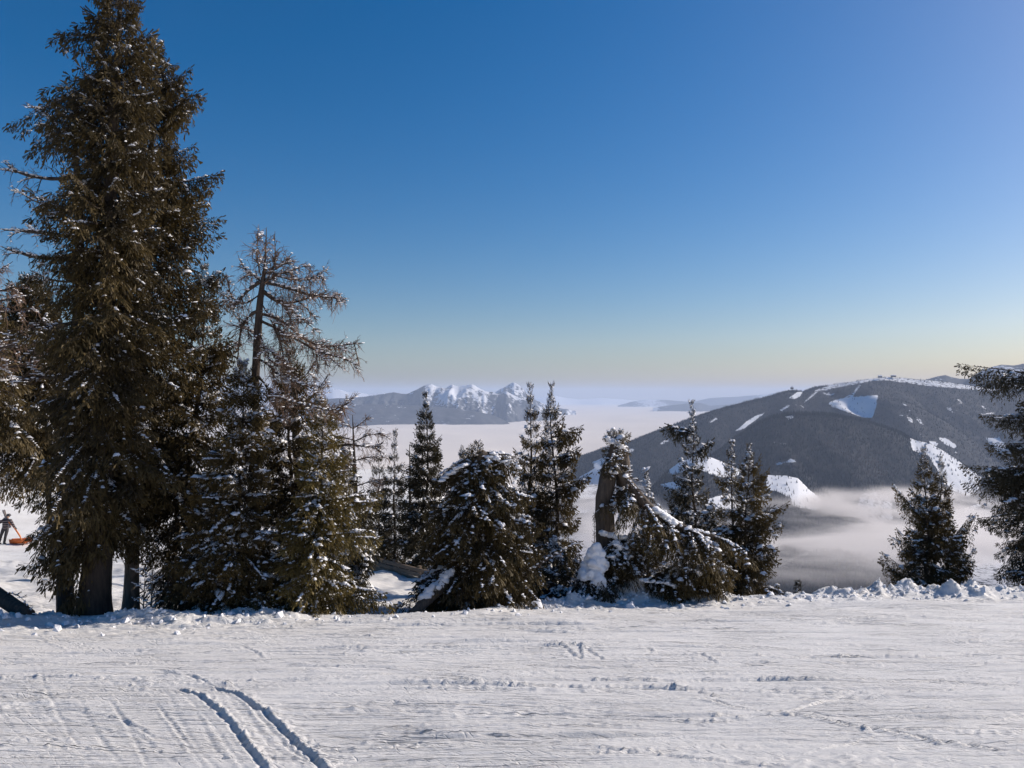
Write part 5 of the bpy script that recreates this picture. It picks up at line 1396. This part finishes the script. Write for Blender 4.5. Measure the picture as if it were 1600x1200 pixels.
# ------------------------------------------------------------------ huts on the far mountain top
M_HUTWALL = flat_mat("hut_wall", (0.12, 0.09, 0.07)); M_HUTROOF = flat_mat("hut_snow_roof", (0.82, 0.83, 0.85)); M_PANE = flat_mat("dark_pane", (0.03, 0.035, 0.04), 0.2)
def hut(name, label, cat, px, py, d, w, dp, h, roof, tower=0):
    c = P(px, py, d); root = empty(name, tuple(c), label, cat)
    def box(nm, x0, x1, y0, y1, z0, z1, m, par=root):
        V = np.array([[x, y, z] for x in (x0, x1) for y in (y0, y1) for z in (z0, z1)]) + c
        return mesh_obj(nm, V, np.array([[0, 1, 3, 2], [4, 6, 7, 5], [0, 4, 5, 1], [2, 3, 7, 6], [0, 2, 6, 4], [1, 5, 7, 3]]), m, par)
    box("wall", -w / 2, w / 2, 0, dp, -8, h, M_HUTWALL)
    V = np.array([[-w / 2 - 1, -1, h], [w / 2 + 1, -1, h], [w / 2 + 1, dp + 1, h], [-w / 2 - 1, dp + 1, h], [-w / 2 - 1, dp / 2, h + roof], [w / 2 + 1, dp / 2, h + roof]]) + c
    mesh_obj("roof", V, [np.array([[0, 1, 5, 4], [2, 3, 4, 5], [0, 3, 2, 1]]), np.array([[0, 4, 3], [1, 2, 5]])], M_HUTROOF, root)
    for k in range(3):
        xx = -w / 2 + w * (k + .5) / 3; box("window", xx - 1, xx + 1, -.12, -.02, h * .35, h * .75, M_PANE)
    if tower: box("tower", -2.5, 2.5, dp * .4, dp * .6, h, h + tower, M_HUTWALL)
hut("mountain_lodge", "tiny white roofed lodge on the snowy top of the broad mountain, left one", "hut", 1376, 589, 8100, 34, 22, 9, 10)
hut("mountain_lodge", "tiny flat brown lodge on the snowy top of the broad mountain, right one", "hut", 1397, 588, 8120, 46, 24, 10, 6)
hut("lift_station", "small dark station with a tower on the left shoulder of the broad mountain", "station", 1238, 607, 7950, 26, 18, 12, 5, 14)

# ------------------------------------------------------------------ valley fog and haze
def volume_box(name, lo, hi, label, mat, cat):
    lo = np.array(lo, float); hi = np.array(hi, float)
    V = np.array([[x, y, z] for x in (0, 1) for y in (0, 1) for z in (0, 1)]) * (hi - lo) + lo
    o = mesh_obj(name, V, np.array([[0, 1, 3, 2], [4, 6, 7, 5], [0, 4, 5, 1], [2, 3, 7, 6], [0, 2, 6, 4], [1, 5, 7, 3]]), mat)
    tag(o, label, cat, None, "stuff")
    return o
m = bpy.data.materials.new("haze_air"); m.use_nodes = True; nt = m.node_tree; nt.nodes.clear()
out = nt.nodes.new("ShaderNodeOutputMaterial"); pv = nt.nodes.new("ShaderNodeVolumePrincipled")
pv.inputs["Color"].default_value = (0.60, 0.73, 0.97, 1); pv.inputs["Density"].default_value = HAZE_DENSITY; pv.inputs["Anisotropy"].default_value = 0.1
nt.links.new(pv.outputs[0], out.inputs["Volume"])
volume_box("haze", (-70000, -3000, -830), (70000, 71000, 620), "thin pale haze over the whole valley", m, "haze")

m = bpy.data.materials.new("fog_bank"); m.use_nodes = True; nt = m.node_tree; nt.nodes.clear()
out = nt.nodes.new("ShaderNodeOutputMaterial"); pv = nt.nodes.new("ShaderNodeVolumePrincipled")
pv.inputs["Color"].default_value = (0.93, 0.89, 0.86, 1); pv.inputs["Anisotropy"].default_value = 0.2
tc = nt.nodes.new("ShaderNodeTexCoord")
mp = nt.nodes.new("ShaderNodeMapping"); mp.inputs["Scale"].default_value = (1 / 520., 1 / 560., 1 / 85.)
n = nt.nodes.new("ShaderNodeTexNoise"); n.inputs["Scale"].default_value = 1.0; n.inputs["Detail"].default_value = 6; n.inputs["Roughness"].default_value = 0.6; n.inputs["Distortion"].default_value = 0.5
nt.links.new(tc.outputs["Object"], mp.inputs[0]); nt.links.new(mp.outputs[0], n.inputs["Vector"])
mr = nt.nodes.new("ShaderNodeMapRange"); mr.inputs["From Min"].default_value = 0.44; mr.inputs["From Max"].default_value = 0.62; mr.inputs["To Min"].default_value = 0.0; mr.inputs["To Max"].default_value = 1.0
nt.links.new(n.outputs[0], mr.inputs["Value"])
sx = nt.nodes.new("ShaderNodeSeparateXYZ"); nt.links.new(tc.outputs["Object"], sx.inputs[0])
def rng_node(sock, a, b_, c, d_):
    q = nt.nodes.new("ShaderNodeMapRange"); q.interpolation_type = 'SMOOTHSTEP'
    q.inputs["From Min"].default_value = a; q.inputs["From Max"].default_value = b_; q.inputs["To Min"].default_value = c; q.inputs["To Max"].default_value = d_
    nt.links.new(sock, q.inputs["Value"]); return q.outputs[0]
def mul(a, b_):
    q = nt.nodes.new("ShaderNodeMath"); q.operation = 'MULTIPLY'
    nt.links.new(a, q.inputs[0])
    if isinstance(b_, float): q.inputs[1].default_value = b_
    else: nt.links.new(b_, q.inputs[1])
    return q.outputs[0]
FZ0, FZ1 = -690.0, -505.0
z_up = rng_node(sx.outputs[2], FZ1 - 75, FZ1 - 2, 1, 0); z_dn = rng_node(sx.outputs[2], FZ0, FZ0 + 60, 0, 1)
y_f = rng_node(sx.outputs[1], 2500, 2900, 0, 1); y_b = rng_node(sx.outputs[1], 4300, 4750, 1, 0)
x_l = rng_node(sx.outputs[0], 150, 500, 0, 1); x_r = rng_node(sx.outputs[0], 2200, 3000, 1, 0)
dn = mul(mul(mul(mul(mul(mul(mr.outputs[0], z_up), z_dn), y_f), y_b), x_l), x_r)
nt.links.new(mul(dn, 0.011), pv.inputs["Density"])
nt.links.new(pv.outputs[0], out.inputs["Volume"])
volume_box("valley_fog", (100, 2450, FZ0), (3550, 4800, FZ1), "bank of drifting fog lying in the valley below the far hill", m, "fog")
